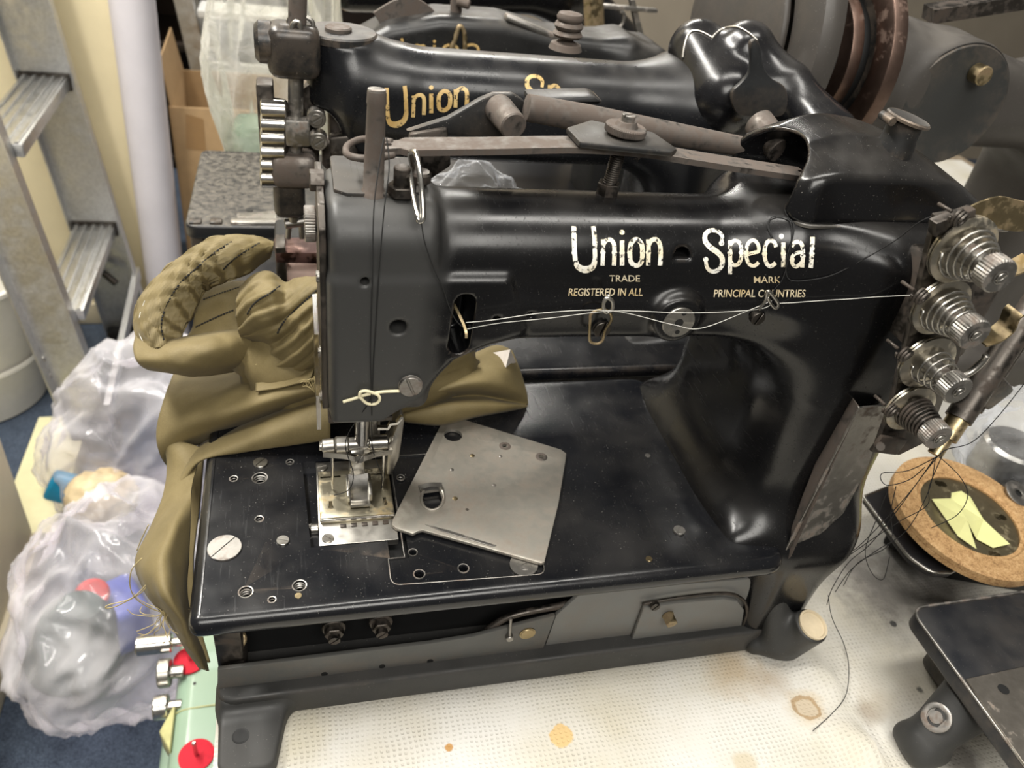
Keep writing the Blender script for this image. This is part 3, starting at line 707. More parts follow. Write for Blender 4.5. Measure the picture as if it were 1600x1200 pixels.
b = NB(); cyl(b, (n(590, 690).x, YN + .022, .205), (n(590, 690).x, YN + .022, ZB + .02), .0038, n=20); ob('presser_bar', b, M['steel'], M1, smooth=40)
fx = n(560, 760).x
b = NB()
prism(b, [(fx - .0045, YN + .003, ZB + .034), (fx + .0035, YN + .003, ZB + .034), (fx + .005, YN + .003, ZB + .009), (fx - .0055, YN + .003, ZB + .009)], (0, .012, 0), bev=.0012)
box(b, (fx + .009, YN + .012, ZB + .03), (.022, .008, .012), .0015)
shank = ob('presser_foot', b, M['steel'], M1, smooth=40)
b = NB(); tube(b, [(fx, YN + .004, ZB + .0145), (fx, YN - .004, ZB + .009), (fx, YN - .0125, ZB + .0066), (fx, YN - .018, ZB + .0075)], .001, flat=(.0125, .0018), smooth=5, up=(0, 0, 1)); ob('foot_toe', b, M['bright'], shank, smooth=40)
b = NB()
for s in (-1, 1): box(b, (fx + s * .0068, YN - .004, ZB + .010), (.0022, .02, .006), .0005)
ob('side_toe', b, M['steel'], shank, smooth=40)
b = NB(); prism(b, [n(*p, .093) for p in ((606, 700), (627, 652), (632, 655), (624, 715), (612, 742), (604, 742))], (0, .016, 0), bev=.0008); ob('needle_guard', b, M['steel'], M1, smooth=40)
b = NB(); tube(b, [n(590, 668, .082), n(606, 668, .082), n(610, 661, .082), n(620, 660, .082), n(628, 650, .083)], .001, flat=(.0018, .003), up=(0, 1, 0)); ob('toothed_edge', b, M['bright'], M1)
# ---- base frame under the bed
b0 = lambda x, y, yy=.019: Py(x, y, yy)
zr = Py(645, 1057, .010).z
rail = NB()
prism(rail, [(x, y, 0) for x, y in round_poly([(.006, .0095), (.40, .0095), (.40, .2), (.006, .2)], [.012, .02, .01, .01])], (0, 0, zr), bev=.003, seg=3)
base = ob('base_frame', rail, M['grey_iron'], M1, smooth=40)
lug = sdf_mesh(su(.012, ext('z', -.004, .0125, [(.016, -.022), (.034, -.022), (.039, .004), (.040, .03), (.014, .03)], .008, .003), bnds(.008, .058, .0105, .03, 0, zr - .002, .004)), (.0, -.05, 0), (.075, .04, .04), .0012)
lg = ob('mounting_lug', lug, M['grey_iron'], base)
hp = Pz(376, 1150, .0125); b = NB(); lathe(b, hp + Vector((0, 0, -.0004)), (0, 0, 1), [(0, .0041), (.0005, .0041), (.0006, .0050), (.0003, .0052)], 24, cap=False); cyl(b, hp + Vector((0, 0, -.0002)), hp + Vector((0, 0, .0002)), .0041); ob('lug_hole', b, M['black'], lg)
b = NB(); box(b, (.19, .119, .06), (.366, .13, .08), .003); ob('gear_case', b, M['black'], M1)
b = NB(); prism(b, [(.008, .0235, zr - .002), (.024, .0235, zr - .002), (.024, .2, zr - .002), (.008, .2, zr - .002)], (0, 0, ZB - .013 - zr + .002), bev=.002); ob('base_wall', b, M['dark'], base, smooth=35)
cover = [b0(*p) for p in ((340, 1047), (340, 1089), (846, 1022), (868, 962), (782, 984), (740, 995), (672, 1006), (572, 1018), (420, 1037))]
b = NB(); prism(b, cover, (0, .003, 0), bev=.0006); cv = ob('cover_panel', b, enamel('grey_side_cover', col=(.08, .08, .075), rough=.5, dust=.25, wear=.5), M1, smooth=35)
for px, py in ((507, 1053), (597, 1041), (672, 1033)):
    b = NB(); cyl(b, b0(px, py), b0(px, py) - Vector((0, .0002, 0)), .0021); ob('cover_hole', b, M['black'], cv)
b = NB(); lathe(b, b0(824, 989), (0, -1, 0), [(0, .0056), (.0008, .0056), (.0008, .0048), (.0011, .0046), (.0011, .0010)], 28); ob('cover_button', b, M['brass'], cv, smooth=35)
b = NB(); p = b0(795, 992); cyl(b, p, p - Vector((0, .004, 0)), .0026, bev=.0005); cyl(b, p + Vector((0, -.002, .001)), b0(797, 962) + Vector((0, -.002, 0)), .0011); ob('latch_pin', b, M['dull'], cv, smooth=40)
b = NB(); prism(b, [b0(*p, .021) for p in ((847, 1024), (869, 962), (905, 930), (1000, 918), (1172, 905), (1190, 960), (1182, 985))], (0, .003, 0), bev=.0005); ob('cover_panel', b, M['grey_panel'], M1, smooth=35)
lid = [b0(*p, .0205) for p in ((980, 1006), (1003, 944), (1060, 936), (1128, 930), (1150, 934), (1160, 948), (1156, 972), (1140, 989))]
b = NB(); prism(b, lid, (0, -.0035, 0), bev=.0012); lid_o = ob('inspection_lid', b, M['grey_panel'], M1, smooth=35)
b = NB(); tube(b, [b0(*p, .0175) for p in ((1004, 944), (1060, 934), (1132, 927), (1160, 936), (1167, 955), (1160, 980))], .0012, smooth=5); ob('lid_rim', b, M['dark'], lid_o, smooth=180)
b = NB(); slotted(b, b0(1022, 944, .017), (0, -1, 0), .0035, .003, .14, .9); ob('lid_screw', b, M['dark'], lid_o, smooth=35)
b = NB(); p = b0(1043, 960, .017); lathe(b, p, (.1, -1, -.15), [(0, .0042), (.001, .0044)], 24); hexnut(b, p + Vector((0, -.001, 0)), (.1, -1, -.15), .0045, .007); ob('lid_bolt', b, M['brass'], lid_o, smooth=30)
# bolts in the dark gap above the cover
for px, py in ((522, 990), (596, 981)):
    p = b0(px, py, .024); b = NB(); cyl(b, p + Vector((0, .022, .0)), p + Vector((0, .003, 0)), .0075, bev=.0006); hexnut(b, p + Vector((0, .004, 0)), (0, -1, 0), .006, .006); slotted(b, p + Vector((0, -.001, -.001)), (0, -1, -.1), .0038, .004, .13, .8); ob('adjusting_bolt', b, M['dark'], M1, smooth=32)
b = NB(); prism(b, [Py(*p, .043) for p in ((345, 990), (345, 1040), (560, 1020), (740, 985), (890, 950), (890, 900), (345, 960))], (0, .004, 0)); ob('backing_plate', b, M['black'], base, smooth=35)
b = NB(); cyl(b, Py(370, 1000, .03), Py(368, 990, .05), .006, bev=.001); ob('brass_plug', b, M['brass'], base, smooth=35)
b = NB(); tube(b, [b0(760, 985, .024), b0(800, 962, .025), b0(880, 945, .025), b0(905, 934, .025)], .0025, smooth=5); ob('curved_rib', b, M['dark'], base, smooth=180)
# right-hand boss with the pale bushing
c0 = Py(1269, 977, -.002); ax = Vector((.15, -.25, .95)).normalized(); cb = c0 - ax * .036
bs = sdf_mesh(su(.010, rcyl(tuple(cb), tuple(c0), .0128, .0015), cap((cb.x - .016, .020, .052), (cb.x - .010, .006, .014), .0085, .011), bnds(cb.x - .03, cb.x + .004, .004, .05, .0, .014, .006)), (cb.x - .06, -.04, -.001), (cb.x + .04, .07, .08), .0011)
bo_ = ob('pivot_boss', bs, M['grey_iron'], M1)
b = NB(); lathe(b, c0 - ax * .0003, ax, [(0, .0112), (.0022, .0112), (.0022, .0098), (.0008, .0092), (.0006, .0005)], 40); ob('bushing', b, plain('yellowed_ivory_bushing', (.62, .52, .36), .4), bo_, smooth=35)
# ---- rusted channel bracket leaning against the pillar
tl, tc, tr = Py(1318, 603, .040), Py(1343, 637, .020), Py(1391, 633, .024)
bl, bc, br_ = Py(1214, 880, .020), Py(1216, 889, .008), Py(1322, 800, .020)
b = NB(); T = .0016
def slab(q, nrm): prism(b, q, Vector(nrm) * T, bev=.0003, seg=1)
slab([tl, tc, Py(1236, 870, .008), Py(1213, 889, .012), bl], (.6, .8, 0)); ob('channel_bracket', b, M['rusty'], M1, smooth=30)
ch = M1.children[-1]
b = NB(); slab([tc, tr, Py(1352, 740, .022), Py(1318, 802, .020), Py(1290, 828, .016), Py(1213, 889, .010)], (-.1, 1, 0)); ob('channel_front_face', b, M['dull'], ch, smooth=30)
# ---- thread tension stack on its dark plate
YT = -.002
b = NB(); tpl = [Py(*p, YT) for p in ((1463, 338), (1508, 330), (1545, 345), (1530, 430), (1500, 560), (1450, 690), (1405, 712), (1368, 705), (1392, 640))]
prism(b, tpl, (0, .004, 0), bev=.0008); tplate = ob('tension_plate', b, M['dark'], M1, smooth=35)
b = NB(); box(b, Vector((Py(1462, 470, .022).x, .022, Py(1462, 470, .022).z)), (.03, .044, .05), .004); ob('plate_mount', b, M['dark'], tplate, smooth=35)
knobs = [(1563, 433, .0172, .0086, 5), (1524, 524, .0156, .0084, 5.5), (1498, 612, .0158, .0080, 4), (1468, 685, .0146, .0078, 7)]
for i, (kx, ky, rd, rk, turns) in enumerate(knobs):
    k = Py(kx, ky, -.033); d0 = Vector((k.x, YT, k.z)); a = Vector((0, -1, 0)); LT = YT + .033
    dm = metal('nickel_disc_%d' % i, (.56, .52, .43), .28, rust=.22, rustcol=(.26, .2, .12))
    b = NB(); lathe(b, d0 + a * .001, a, [(0, .006), (.001, rd * .8), (.0026, rd), (.0038, rd), (.0030, rd - .0006), (.0018, rd * .72), (.0018, .004)], 48); te = ob('tension_disc', b, dm, tplate, smooth=50)
    b = NB(); lathe(b, d0 + a * .0056, a, [(0, rd), (.0010, rd), (.0020, rd * .78), (.0024, rd * .5), (.0024, .004)], 48); ob('tension_disc', b, dm, tplate, smooth=50)
    b = NB(); cyl(b, d0, d0 + a * (LT - .002), .0026, n=20); cyl(b, d0 + a * .007, d0 + a * (LT - .01), .0056, .0046, n=24); ob('tension_post', b, M['dull'], tplate, smooth=40)
    b = NB(); spring(b, d0 + a * .0082, a, rd * (.80 if i < 2 else .68), .0068, LT - .0155, turns, .0007 if i < 3 else .0009); ob('tension_spring', b, M['steel'] if i < 3 else M['dark'], tplate, smooth=180)
    b = NB(); knurled(b, d0 + a * (LT - .008), a, rk, .008, 34); lathe(b, d0 + a * LT, a, [(0, .0032), (.0004, .0036), (.0006, .003), (.0002, .0028)], 24); ob('tension_knob', b, M['dull'], tplate, smooth=30)
    b = NB(); slotted(b, d0 + a * (LT - .0005), a, .0026, .0018, .15, .7); ob('knob_screw', b, M['steel'], tplate, smooth=40)
# coiled wire eyelets in front of the discs
for px, py in ((1497, 340), (1437, 462), (1412, 553), (1391, 640)):
    p = Py(px, py, -.012); b = NB(); d = Vector((.35, -.9, -.2)); spring(b, p - d.normalized() * .002, d, .0034, .0034, .005, 3, .0008); tube(b, [p + Vector((-.003, .002, .002)), p + Vector((-.004, .010, .002))], .0009); ob('eyelet', b, M['dark'], tplate, smooth=180)
b = NB(); box(b, Py(1487, 345, YT - .002), (.02, .006, .008), .001, Matrix.Rotation(-.4, 3, 'Y').to_4x4()); ob('eyelet_clip', b, M['dark'], tplate, smooth=35)
b = NB(); box(b, Py(1388, 695, YT - .003), (.02, .003, .012), .001, Matrix.Rotation(.2, 3, 'Y').to_4x4()); cyl(b, Py(1376, 698, YT - .004), Py(1376, 698, YT - .007), .0028, bev=.0005); ob('clip', b, M['dark'], tplate, smooth=35)
b = NB(); tube(b, [Py(x, y, .03) for x, y in ((1512, 345), (1530, 336), (1552, 330), (1575, 335), (1600, 339), (1640, 335))], .001, flat=(.0165, .0012), smooth=6, up=(0, 1, 0)); ob('brass_strap', b, M['brass'], tplate, smooth=40)
b = NB(); tube(b, [Py(x, y, .012) for x, y in ((1530, 532), (1552, 525), (1572, 510), (1580, 492), (1588, 484))], .001, flat=(.0011, .012), smooth=6, up=(0, 1, 0)); ob('check_spring_arm', b, M['brass'], tplate, smooth=40)
b = NB(); tube(b, [Py(x, y, .016) for x, y in ((1490, 590), (1515, 582), (1535, 565), (1541, 555))], .0022, 8, smooth=6); ob('take_off_finger', b, M['steel'], tplate, smooth=180)
b = NB(); tube(b, [Py(x, y, .012) for x, y in ((1560, 425), (1585, 418), (1610, 405))], .001, flat=(.0011, .012), smooth=6, up=(0, 1, 0)); ob('check_spring_arm', b, M['brass'], tplate, smooth=40)

# oily tie rods with brass ends, reaching back from the tension plate
pA, pB = Py(1497, 655, .060), Py(1640, 440, .10); dd = (pA - pB).normalized()
b = NB(); cyl(b, pA, pB, .0095, n=24); td = ob('tie_rod', b, M['dark'], M1, smooth=40)
b = NB(); cyl(b, pA - dd * .002, pA + dd * .016, .0078); cyl(b, pA + dd * .016, pA + dd * .030, .0052); ob('brass_ferrule', b, M['brass'], td, smooth=40)
b = NB(); off = Vector((.022, .012, -.012)); cyl(b, pA - dd * .01 + off, pB + off, .0075, n=20); ob('tie_rod', b, M['dark'], M1, smooth=40)
b = NB(); cyl(b, Vector((.425, .085, pA.z + .02)), pA - dd * .03 + off * .5, .008, n=20); box(b, pA - dd * .03 + off * .5, (.03, .022, .024), .004, Matrix.Rotation(.6, 3, 'Y').to_4x4()); ob('rod_clamp', b, M['enamel_dusty'], M1, smooth=35)
# ================================================================== room shell
FZ = -.72
def slabm(name, pts, vec, mat, kind='structure'):
    b = NB(); prism(b, pts, vec); return tag(ob(name, b, mat), kind=kind)
m, t, b = nt('blue_grey_carpet'); n1 = nz(t, 420, 3, .7); n2 = nz(t, 30, 2)
t.links.new(ramp(t, mul(t, mul(t, n1.outputs[0], .8), mul(t, n2.outputs[0], .2), 'ADD'), [(.35, (.018, .026, .045)), (.65, (.09, .12, .17))]).outputs[0], b.inputs['Base Color']); b.inputs['Roughness'].default_value = .95; bump(t, b, n1.outputs[0], .6, .004); M['carpet'] = m
M['cream'] = plain('cream_wall_paint', (.80, .70, .46), .6, var=.05, scale=9)
M['cream_cab'] = plain('cream_painted_steel', (.62, .55, .40), .45, var=.05, scale=9)
M['dark_brown'] = plain('dark_brown_board', (.035, .024, .018), .5, var=.2, scale=12)
slabm('floor', [(-2.2, -1.2, FZ), (5, -1.2, FZ), (5, 3.4, FZ), (-2.2, 3.4, FZ)], (0, 0, -.04), M['carpet'])
slabm('wall_left', [(-2.0, 1.62, FZ), (-.30, 1.62, FZ), (-.30, 1.62, 1.8), (-2.0, 1.62, 1.8)], (0, .09, 0), M['cream'])
slabm('wall_back', [(-.30, 3.1, FZ), (5, 3.1, FZ), (5, 3.1, 1.8), (-.30, 3.1, 1.8)], (0, .08, 0), plain('dim_back_wall', (.34, .29, .22), .7, var=.06, scale=6))
b = NB(); box(b, (-1.05, 1.61, FZ + .03), (1.5, .02, .06), .004); tag(ob('baseboard_left', b, M['cream_cab'], smooth=35), kind='structure')
# ================================================================== workbench and its white cloth
BN = thing('workbench', (.65, .35, FZ), 'workbench under a stained white cloth, carrying the black machines', 'workbench')
b = NB(); box(b, (.74, .44, -.026), (1.46, 1.36, .044), .004); ob('bench_top', b, plain('bench_board', (.3, .24, .17), .5), BN, smooth=35)
for x in (.12, 1.38):
    for y in (-.15, 1.05):
        b = NB(); box(b, (x, y, (FZ - .048) / 2), (.05, .05, -FZ - .048), .004); ob('leg', b, M['dark'], BN, smooth=35)
m, t, b = nt('white_woven_bench_cloth'); L = t.links
g = N(t, 'ShaderNodeNewGeometry'); g.name = 'GEO'
wob = nz(t, 30, 2); wv = N(t, 'ShaderNodeVectorMath', operation='SCALE'); L.new(wob.outputs[1], wv.inputs[0]); wv.inputs['Scale'].default_value = .006
wa = N(t, 'ShaderNodeVectorMath', operation='ADD'); L.new(g.outputs['Position'], wa.inputs[0]); L.new(wv.outputs[0], wa.inputs[1])
def wave(dirn, sc):
    w = N(t, 'ShaderNodeTexWave', wave_type='BANDS', bands_direction=dirn); w.inputs['Scale'].default_value = sc; w.inputs['Distortion'].default_value = .6; w.inputs['Detail'].default_value = 1; w.inputs['Detail Scale'].default_value = 2; L.new(wa.outputs[0], w.inputs['Vector']); return w.outputs['Color']
wx, wy = wave('X', 88), wave('Y', 98)
pore = mul(t, ramp(t, wx, [(.4, 0.), (.85, 1.)]).outputs[0], ramp(t, wy, [(.35, 0.), (.85, 1.)]).outputs[0])
patch = ramp(t, nz(t, 24, 5, .7).outputs[0], [(.36, 0.1), (.66, 1.)]).outputs[0]
pore = mul(t, pore, patch)
base_c = ramp(t, nz(t, 9, 4).outputs[0], [(.3, (.51, .47, .37)), (.6, (.60, .58, .53)), (.8, (.64, .63, .60))]).outputs[0]
c = mixc(t, mul(t, pore, .34), base_c, (.34, .31, .26))
nst = nz(t, 120, 5, .7); nsb = nz(t, 35, 3)
def stain_shade(c, px, py, r, col, ring=0., amt=.8, soft=.25):
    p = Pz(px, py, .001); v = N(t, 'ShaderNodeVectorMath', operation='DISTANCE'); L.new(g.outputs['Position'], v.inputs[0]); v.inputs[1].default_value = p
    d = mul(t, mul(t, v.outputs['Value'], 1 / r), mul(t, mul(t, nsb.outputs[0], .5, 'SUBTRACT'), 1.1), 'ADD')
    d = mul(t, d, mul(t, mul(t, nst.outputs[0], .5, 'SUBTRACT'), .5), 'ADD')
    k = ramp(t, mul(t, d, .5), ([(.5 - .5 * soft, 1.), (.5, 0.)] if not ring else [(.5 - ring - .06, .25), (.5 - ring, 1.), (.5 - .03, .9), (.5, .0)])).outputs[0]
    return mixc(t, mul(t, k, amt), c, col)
for s in ((1258, 1104, .0105, (.2, .11, .05), .12, .85), (1258, 1104, .017, (.50, .36, .18), 0, .45, .5), (1150, 1045, .030, (.40, .28, .14), 0, .6, .8), (1205, 1060, .02, (.30, .2, .1), 0, .45, .8), (1360, 1110, .014, (.20, .15, .1), 0, .6, .8), (1375, 1090, .02, (.4, .32, .2), 0, .4, .9), (880, 1146, .0085, (.62, .42, .17), 0, .9, .15), (703, 1165, .0042, (.46, .24, .06), 0, .95, .15), (1166, 1192, .010, (.45, .36, .2), 0, .5, .4), (584, 1122, .0016, (.45, .28, .1), 0, .9, .2), (640, 1190, .002, (.2, .18, .15), 0, .9, .2), (818, 1162, .0014, (.4, .25, .1), 0, .9, .2), (1345, 885, .06, (.12, .11, .10), 0, .75, .9), (1400, 930, .06, (.12, .11, .10), 0, .65, .9), (1460, 920, .06, (.10, .09, .08), 0, .7, .9), (1440, 1110, .05, (.3, .27, .22), 0, .45, .9), (1398, 972, .004, (.03, .03, .03), 0, .9, .2), (1411, 998, .0022, (.03, .03, .03), 0, .9, .2), (1440, 1075, .004, (.03, .03, .03), 0, .8, .3), (1500, 1180, .02, (.08, .07, .06), 0, .7, .5), (460, 1150, .03, (.55, .5, .36), 0, .5, .9)): c = stain_shade(c, *s)  # broad near-black blots below the cork ring paint shade into the cloth
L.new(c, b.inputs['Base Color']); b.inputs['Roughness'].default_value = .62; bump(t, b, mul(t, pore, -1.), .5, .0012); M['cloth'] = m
rows = []
NX, NY = 150, 130
gb = NB(); x0, x1, y0, y1 = .004, 1.44, -.23, 1.08
def cz(x, y):
    z = -.0012 + .0012 * noise.noise(Vector((x * 14, y * 14, 0)))
    w = max(0, min(1, (x - .36) / .05)) * max(0, min(1, (.70 - x) / .06)) * max(0, min(1, (.14 - y) / .05))
    for (ax_, ay, bx_, by_, hh, ww) in ((.405, .03, .50, -.14, .012, .011), (.44, .06, .56, -.05, .009, .011), (.40, -.045, .47, -.11, .008, .011), (.25, -.16, .5, -.15, .005, .010), (.42, -.03, .44, -.12, .006, .007)):
        d = Vector((bx_ - ax_, by_ - ay)); tt = max(0, min(1, ((x - ax_) * d.x + (y - ay) * d.y) / d.length_squared)); e = math.hypot(x - ax_ - d.x * tt, y - ay - d.y * tt)
        z += hh * math.exp(-(e / ww) ** 2) * (1 - .6 * abs(2 * tt - 1))
    for bx0, bx1, by0, by1 in ((-.02, .405, -.045, .205), (-.1, .5, .215, .72), (.44, .68, -.2, .03), (.5, 1.1, .25, .56), (.52, .9, .0, .16)):   # pressed flat under the machines
        if bx0 < x < bx1 and by0 < y < by1: z = min(z, -.0015)
    return max(z, -.0028)
V = []
for j in range(NY + 1):
    v = (j / NY) ** 1.6; r = []
    for i in range(NX + 1):
        u = i / NX; x = x0 + (x1 - x0) * u ** 1.25; y = y0 + (y1 - y0) * v; r.append(gb.verts.new((x, y, cz(x, y))))
    V.append(r)
for j in range(NY):
    for i in range(NX): gb.faces.new((V[j][i], V[j][i + 1], V[j + 1][i + 1], V[j + 1][i]))
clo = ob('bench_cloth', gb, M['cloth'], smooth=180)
for p in clo.data.polygons: pass
tag(clo, 'white woven cloth with rust rings and stains covering the bench', 'cloth')
# ================================================================== things on the right of the bench
# worn bed plate of a machine, bottom right corner
zb5 = .072
M5 = thing('sewing_machine_bed', (.55, -.06, 0), 'worn black machine bed with a bare steel strip, bottom right corner of the bench', 'sewing machine')
q = [Pz(*p, zb5) for p in ((1420, 948), (1650, 913), (1700, 1300), (1640, 1235))]
P5 = [Pz(1422, 950, zb5), Pz(1640, 918, zb5), Pz(1780, 1150, zb5), Pz(1655, 1270, zb5)]
b = NB(); prism(b, [(x, y, zb5 - .014) for x, y in round_poly([(p.x, p.y) for p in P5], [.012, 0, 0, 0], 8)], (0, 0, .014), bev=.0025, seg=3)
ob('bed', b, enamel('chipped_bed_enamel', (.010, .011, .014), rough=.38, dust=.4, wear=1., chips=.25), M5, smooth=35)
b = NB(); tube(b, [Vector((x, y, zb5 - .0006)) for x, y in round_poly([(p.x + .0006, p.y) for p in P5], [.012, .002, .002, .002], 8)], .0011, 6, closed=True); ob('worn_edge', b, M['dull'], M5, smooth=180)
b = NB(); prism(b, [Pz(*p, zb5 + .0002) for p in ((1508, 1062), (1660, 1030), (1740, 1150), (1630, 1240))], (0, 0, .0012), bev=.0003, seg=1); st5 = ob('steel_strip', b, metal('brushed_warm_steel', (.36, .33, .29), .42, rust=.05, rustcol=(.2, .14, .1)), M5, smooth=35)
b = NB(); p = Pz(1568, 1077, zb5 + .0015); cyl(b, p, p + Vector((0, 0, .0002)), .0036); ob('screw_hole', b, M['black'], st5)
f0 = Pz(1450, 1165, .02)
g0_ = Pz(1528, 1085, .048)
bk = sdf_mesh(su(.012, cap((f0.x + .004, f0.y + .006, .016), (g0_.x, g0_.y, g0_.z), .0135, .020), bnds(f0.x - .008, f0.x + .02, f0.y - .008, f0.y + .022, .001, .014, .006)), (f0.x - .04, f0.y - .04, -.001), (g0_.x + .05, g0_.y + .05, .08), .0014)
bk_o = ob('bed_bracket', bk, M['grey_iron'], M5)
bvb = bvh_of(bk)
def onb(px, py):
    d = Vector(_ray(px, py)).normalized(); h = bvb.ray_cast(Vector(CAM), d); return (h[0], h[1]) if h[0] else (Pz(px, py, .04), Vector((0, -1, 0)))
p, nn = onb(1463, 1121); b = NB(); lathe(b, p - nn * .001, nn, [(0, .0098), (.0014, .0098), (.0018, .009), (.0012, .0062), (.0004, .006), (.0004, .0046), (.0016, .0042), (.0016, .0005)], 36); ob('pivot_washer', b, M['dull'], bk_o, smooth=40)
b = NB(); box(b, (g0_.x + .045, g0_.y + .03, .0295), (.06, .05, .057), .006); ob('bed_leg', b, M['grey_iron'], M5, smooth=40)
# worn plate under the cork ring
zp = .040
q = [Pz(*p, zp) for p in ((1350, 775), (1425, 745), (1560, 850), (1486, 893), (1455, 893), (1420, 868))]
b = NB(); prism(b, [(x, y, zp - .008) for x, y in round_poly([(p.x, p.y) for p in q], [.004, .01, .01, .006, .012, .02], 6)], (0, 0, .008), bev=.002, seg=3)
LP = thing('loose_machine_plate', (q[0].x + .06, q[0].y - .02, 0), 'chipped black metal plate with a bare rounded edge under the cork ring', 'metal plate')
b2_ = NB(); tube(b2_, [Vector((x, y, zp - .0012)) for x, y in round_poly([(p.x, p.y) for p in q], [.004, .01, .01, .006, .012, .02], 6)], .0014, 8, closed=True); ob('bare_edge', b2_, M['steel'], LP, smooth=180)
lp = ob('plate', b, enamel('badly_chipped_enamel', (.01, .01, .012), rough=.3, dust=.2, wear=1., chips=.9), LP, smooth=35)
b = NB(); cc = sum(((p.x, p.y, 0) and Vector((p.x, p.y, 0)) for p in q), Vector()) / len(q); box(b, (cc.x + .03, cc.y + .025, (zp - .008) / 2), (.05, .04, zp - .008), .004); ob('plate_foot', b, M['grey_iron'], LP, smooth=35)
b = NB(); prism(b, [Pz(*p, .001) for p in ((1375, 850), (1470, 905), (1640, 935), (1700, 800), (1450, 780))], (0, 0, .026), bev=.004); ob('base_block', b, M['black'], LP, smooth=35)
# cork ring
zc = .056; cc = Pz(1512, 808, zc); CKR = .0655
CK = thing('cork_ring', cc - Vector((0, 0, .006)), 'thick cork ring with an olive metal hub, yellow paper lying in it', 'cork disc')
m, t, b = nt('cork'); n1 = nz(t, 700, 3, .7); n2 = nz(t, 160, 3); t.links.new(ramp(t, mul(t, mul(t, n1.outputs[0], .6), mul(t, n2.outputs[0], .4), 'ADD'), [(.36, (.22, .115, .045)), (.5, (.47, .28, .12)), (.64, (.60, .40, .2))]).outputs[0], b.inputs['Base Color']); b.inputs['Roughness'].default_value = .8; bump(t, b, n1.outputs[0], .3, .0008)
dc = Vector((.05, -.10, 1)).normalized()
b = NB(); lathe(b, cc, dc, [(-.006, CKR - .002), (-.005, CKR), (-.0012, CKR), (-.0008, CKR - .0012), (-.0004, CKR), (.0034, CKR), (.0046, CKR - .0016), (.0046, CKR * .70), (.003, CKR * .68), (.003, CKR * .64), (-.004, CKR * .64)], 96, cap=False); ob('ring', b, m, CK, smooth=40)
b = NB(); lathe(b, cc, dc, [(-.004, CKR * .645), (.0016, CKR * .645), (.0018, CKR * .6), (.0010, .0005)], 72); hub = ob('hub', b, metal('olive_bronze_hub', (.34, .29, .185), .45, rust=.12, rustcol=(.2, .17, .1)), CK, smooth=40)
a_, c_, _ = frame(dc)
cuts = []
for px, py in ((1468, 757), (1561, 809), (1552, 868)):
    r = _ray(px, py); tt = (Vector(cc) - Vector(CAM)).dot(dc) / Vector(r).dot(dc); p = Vector(CAM) + Vector(r) * tt
    cuts.append(tube(NB(), [p - dc * .01 - Vector((.0025, 0, 0)), p + dc * .01 - Vector((.0025, 0, 0))], .0034, 16)); cuts.append(tube(NB(), [p - dc * .01 + Vector((.002, -.0012, 0)), p + dc * .01 + Vector((.002, -.0012, 0))], .0033, 16))
bool_cut(hub, cuts)
b = NB(); lathe(b, cc - dc * .0055, dc, [(0, CKR * .6), (.0004, CKR * .6)], 48); ob('hub_backing', b, M['black'], CK)
# the folded yellow note
def onck(px, py, h=.0): r = Vector(_ray(px, py)); p0 = cc + dc * (.002 + h); return Vector(CAM) + r * ((p0 - Vector(CAM)).dot(dc) / r.dot(dc))
b = NB(); b.faces.new([b.verts.new(onck(*p)) for p in ((1456, 780, .001), (1488, 779, .006), (1511, 812, .012), (1526, 858, .004), (1497, 838, .001))][::1])
b.faces.new([b.verts.new(onck(*p)) for p in ((1486, 780, .006), (1487, 770, .009), (1502, 767, .009), (1516, 776, .006), (1537, 812, .004), (1578, 850, .003), (1552, 856, .001), (1526, 842, .001), (1512, 815, .012))])
bmesh.ops.triangulate(b, faces=b.faces)
nm = plain('yellow_note_paper', (.78, .78, .36), .6, var=.05); note = ob('paper_note', b, nm); tag(note, 'crumpled yellow paper note lying in the cork ring', 'paper note'); sm_ = note.modifiers.new('s', 'SOLIDIFY'); sm_.thickness = .0003
# steel washer leaning on the ring
wp = onck(1590, 772, .004); b = NB(); lathe(b, wp, (.1, -.35, 1), [(0, .0035), (0, .0125), (.0015, .0125), (.0018, .012), (.0018, .004), (.0015, .0035)], 40, cap=False); tag(ob('washer', b, M['dull'], smooth=40), 'steel washer lying on the right rim of the cork ring', 'washer')
# clear bag of parts at the right edge
def plastic(name, tint=(.9, .9, .9), alpha=.3, white=.25, rough=.12, bscale=30):
    m, t, b = nt(name); L = t.links; out = t.nodes['Material Output']
    tr = N(t, 'ShaderNodeBsdfTransparent'); tr.inputs[0].default_value = (*tint, 1)
    b.inputs['Base Color'].default_value = (*tint, 1); b.inputs['Roughness'].default_value = rough; b.inputs['Specular IOR Level'].default_value = .7
    n = nz(t, bscale, 5, .65, dist=.6); bump(t, b, n.outputs[0], .5, .01)
    fr = N(t, 'ShaderNodeFresnel'); fr.inputs[0].default_value = 1.35
    k = ramp(t, nz(t, bscale * .4, 3).outputs[0], [(.35, white * .5), (.7, white * 1.4)]).outputs[0]
    f = mul(t, mul(t, fr.outputs[0], 1 - alpha), k, 'ADD'); f2 = N(t, 'ShaderNodeClamp'); L.new(f, f2.inputs[0])
    mx_ = N(t, 'ShaderNodeMixShader'); L.new(f2.outputs[0], mx_.inputs[0]); L.new(tr.outputs[0], mx_.inputs[1]); L.new(b.outputs[0], mx_.inputs[2]); L.new(mx_.outputs[0], out.inputs[0]); return m
M['clear'] = plastic('clear_plastic_film', (.95, .96, .98), .3, .12, .08, 45)
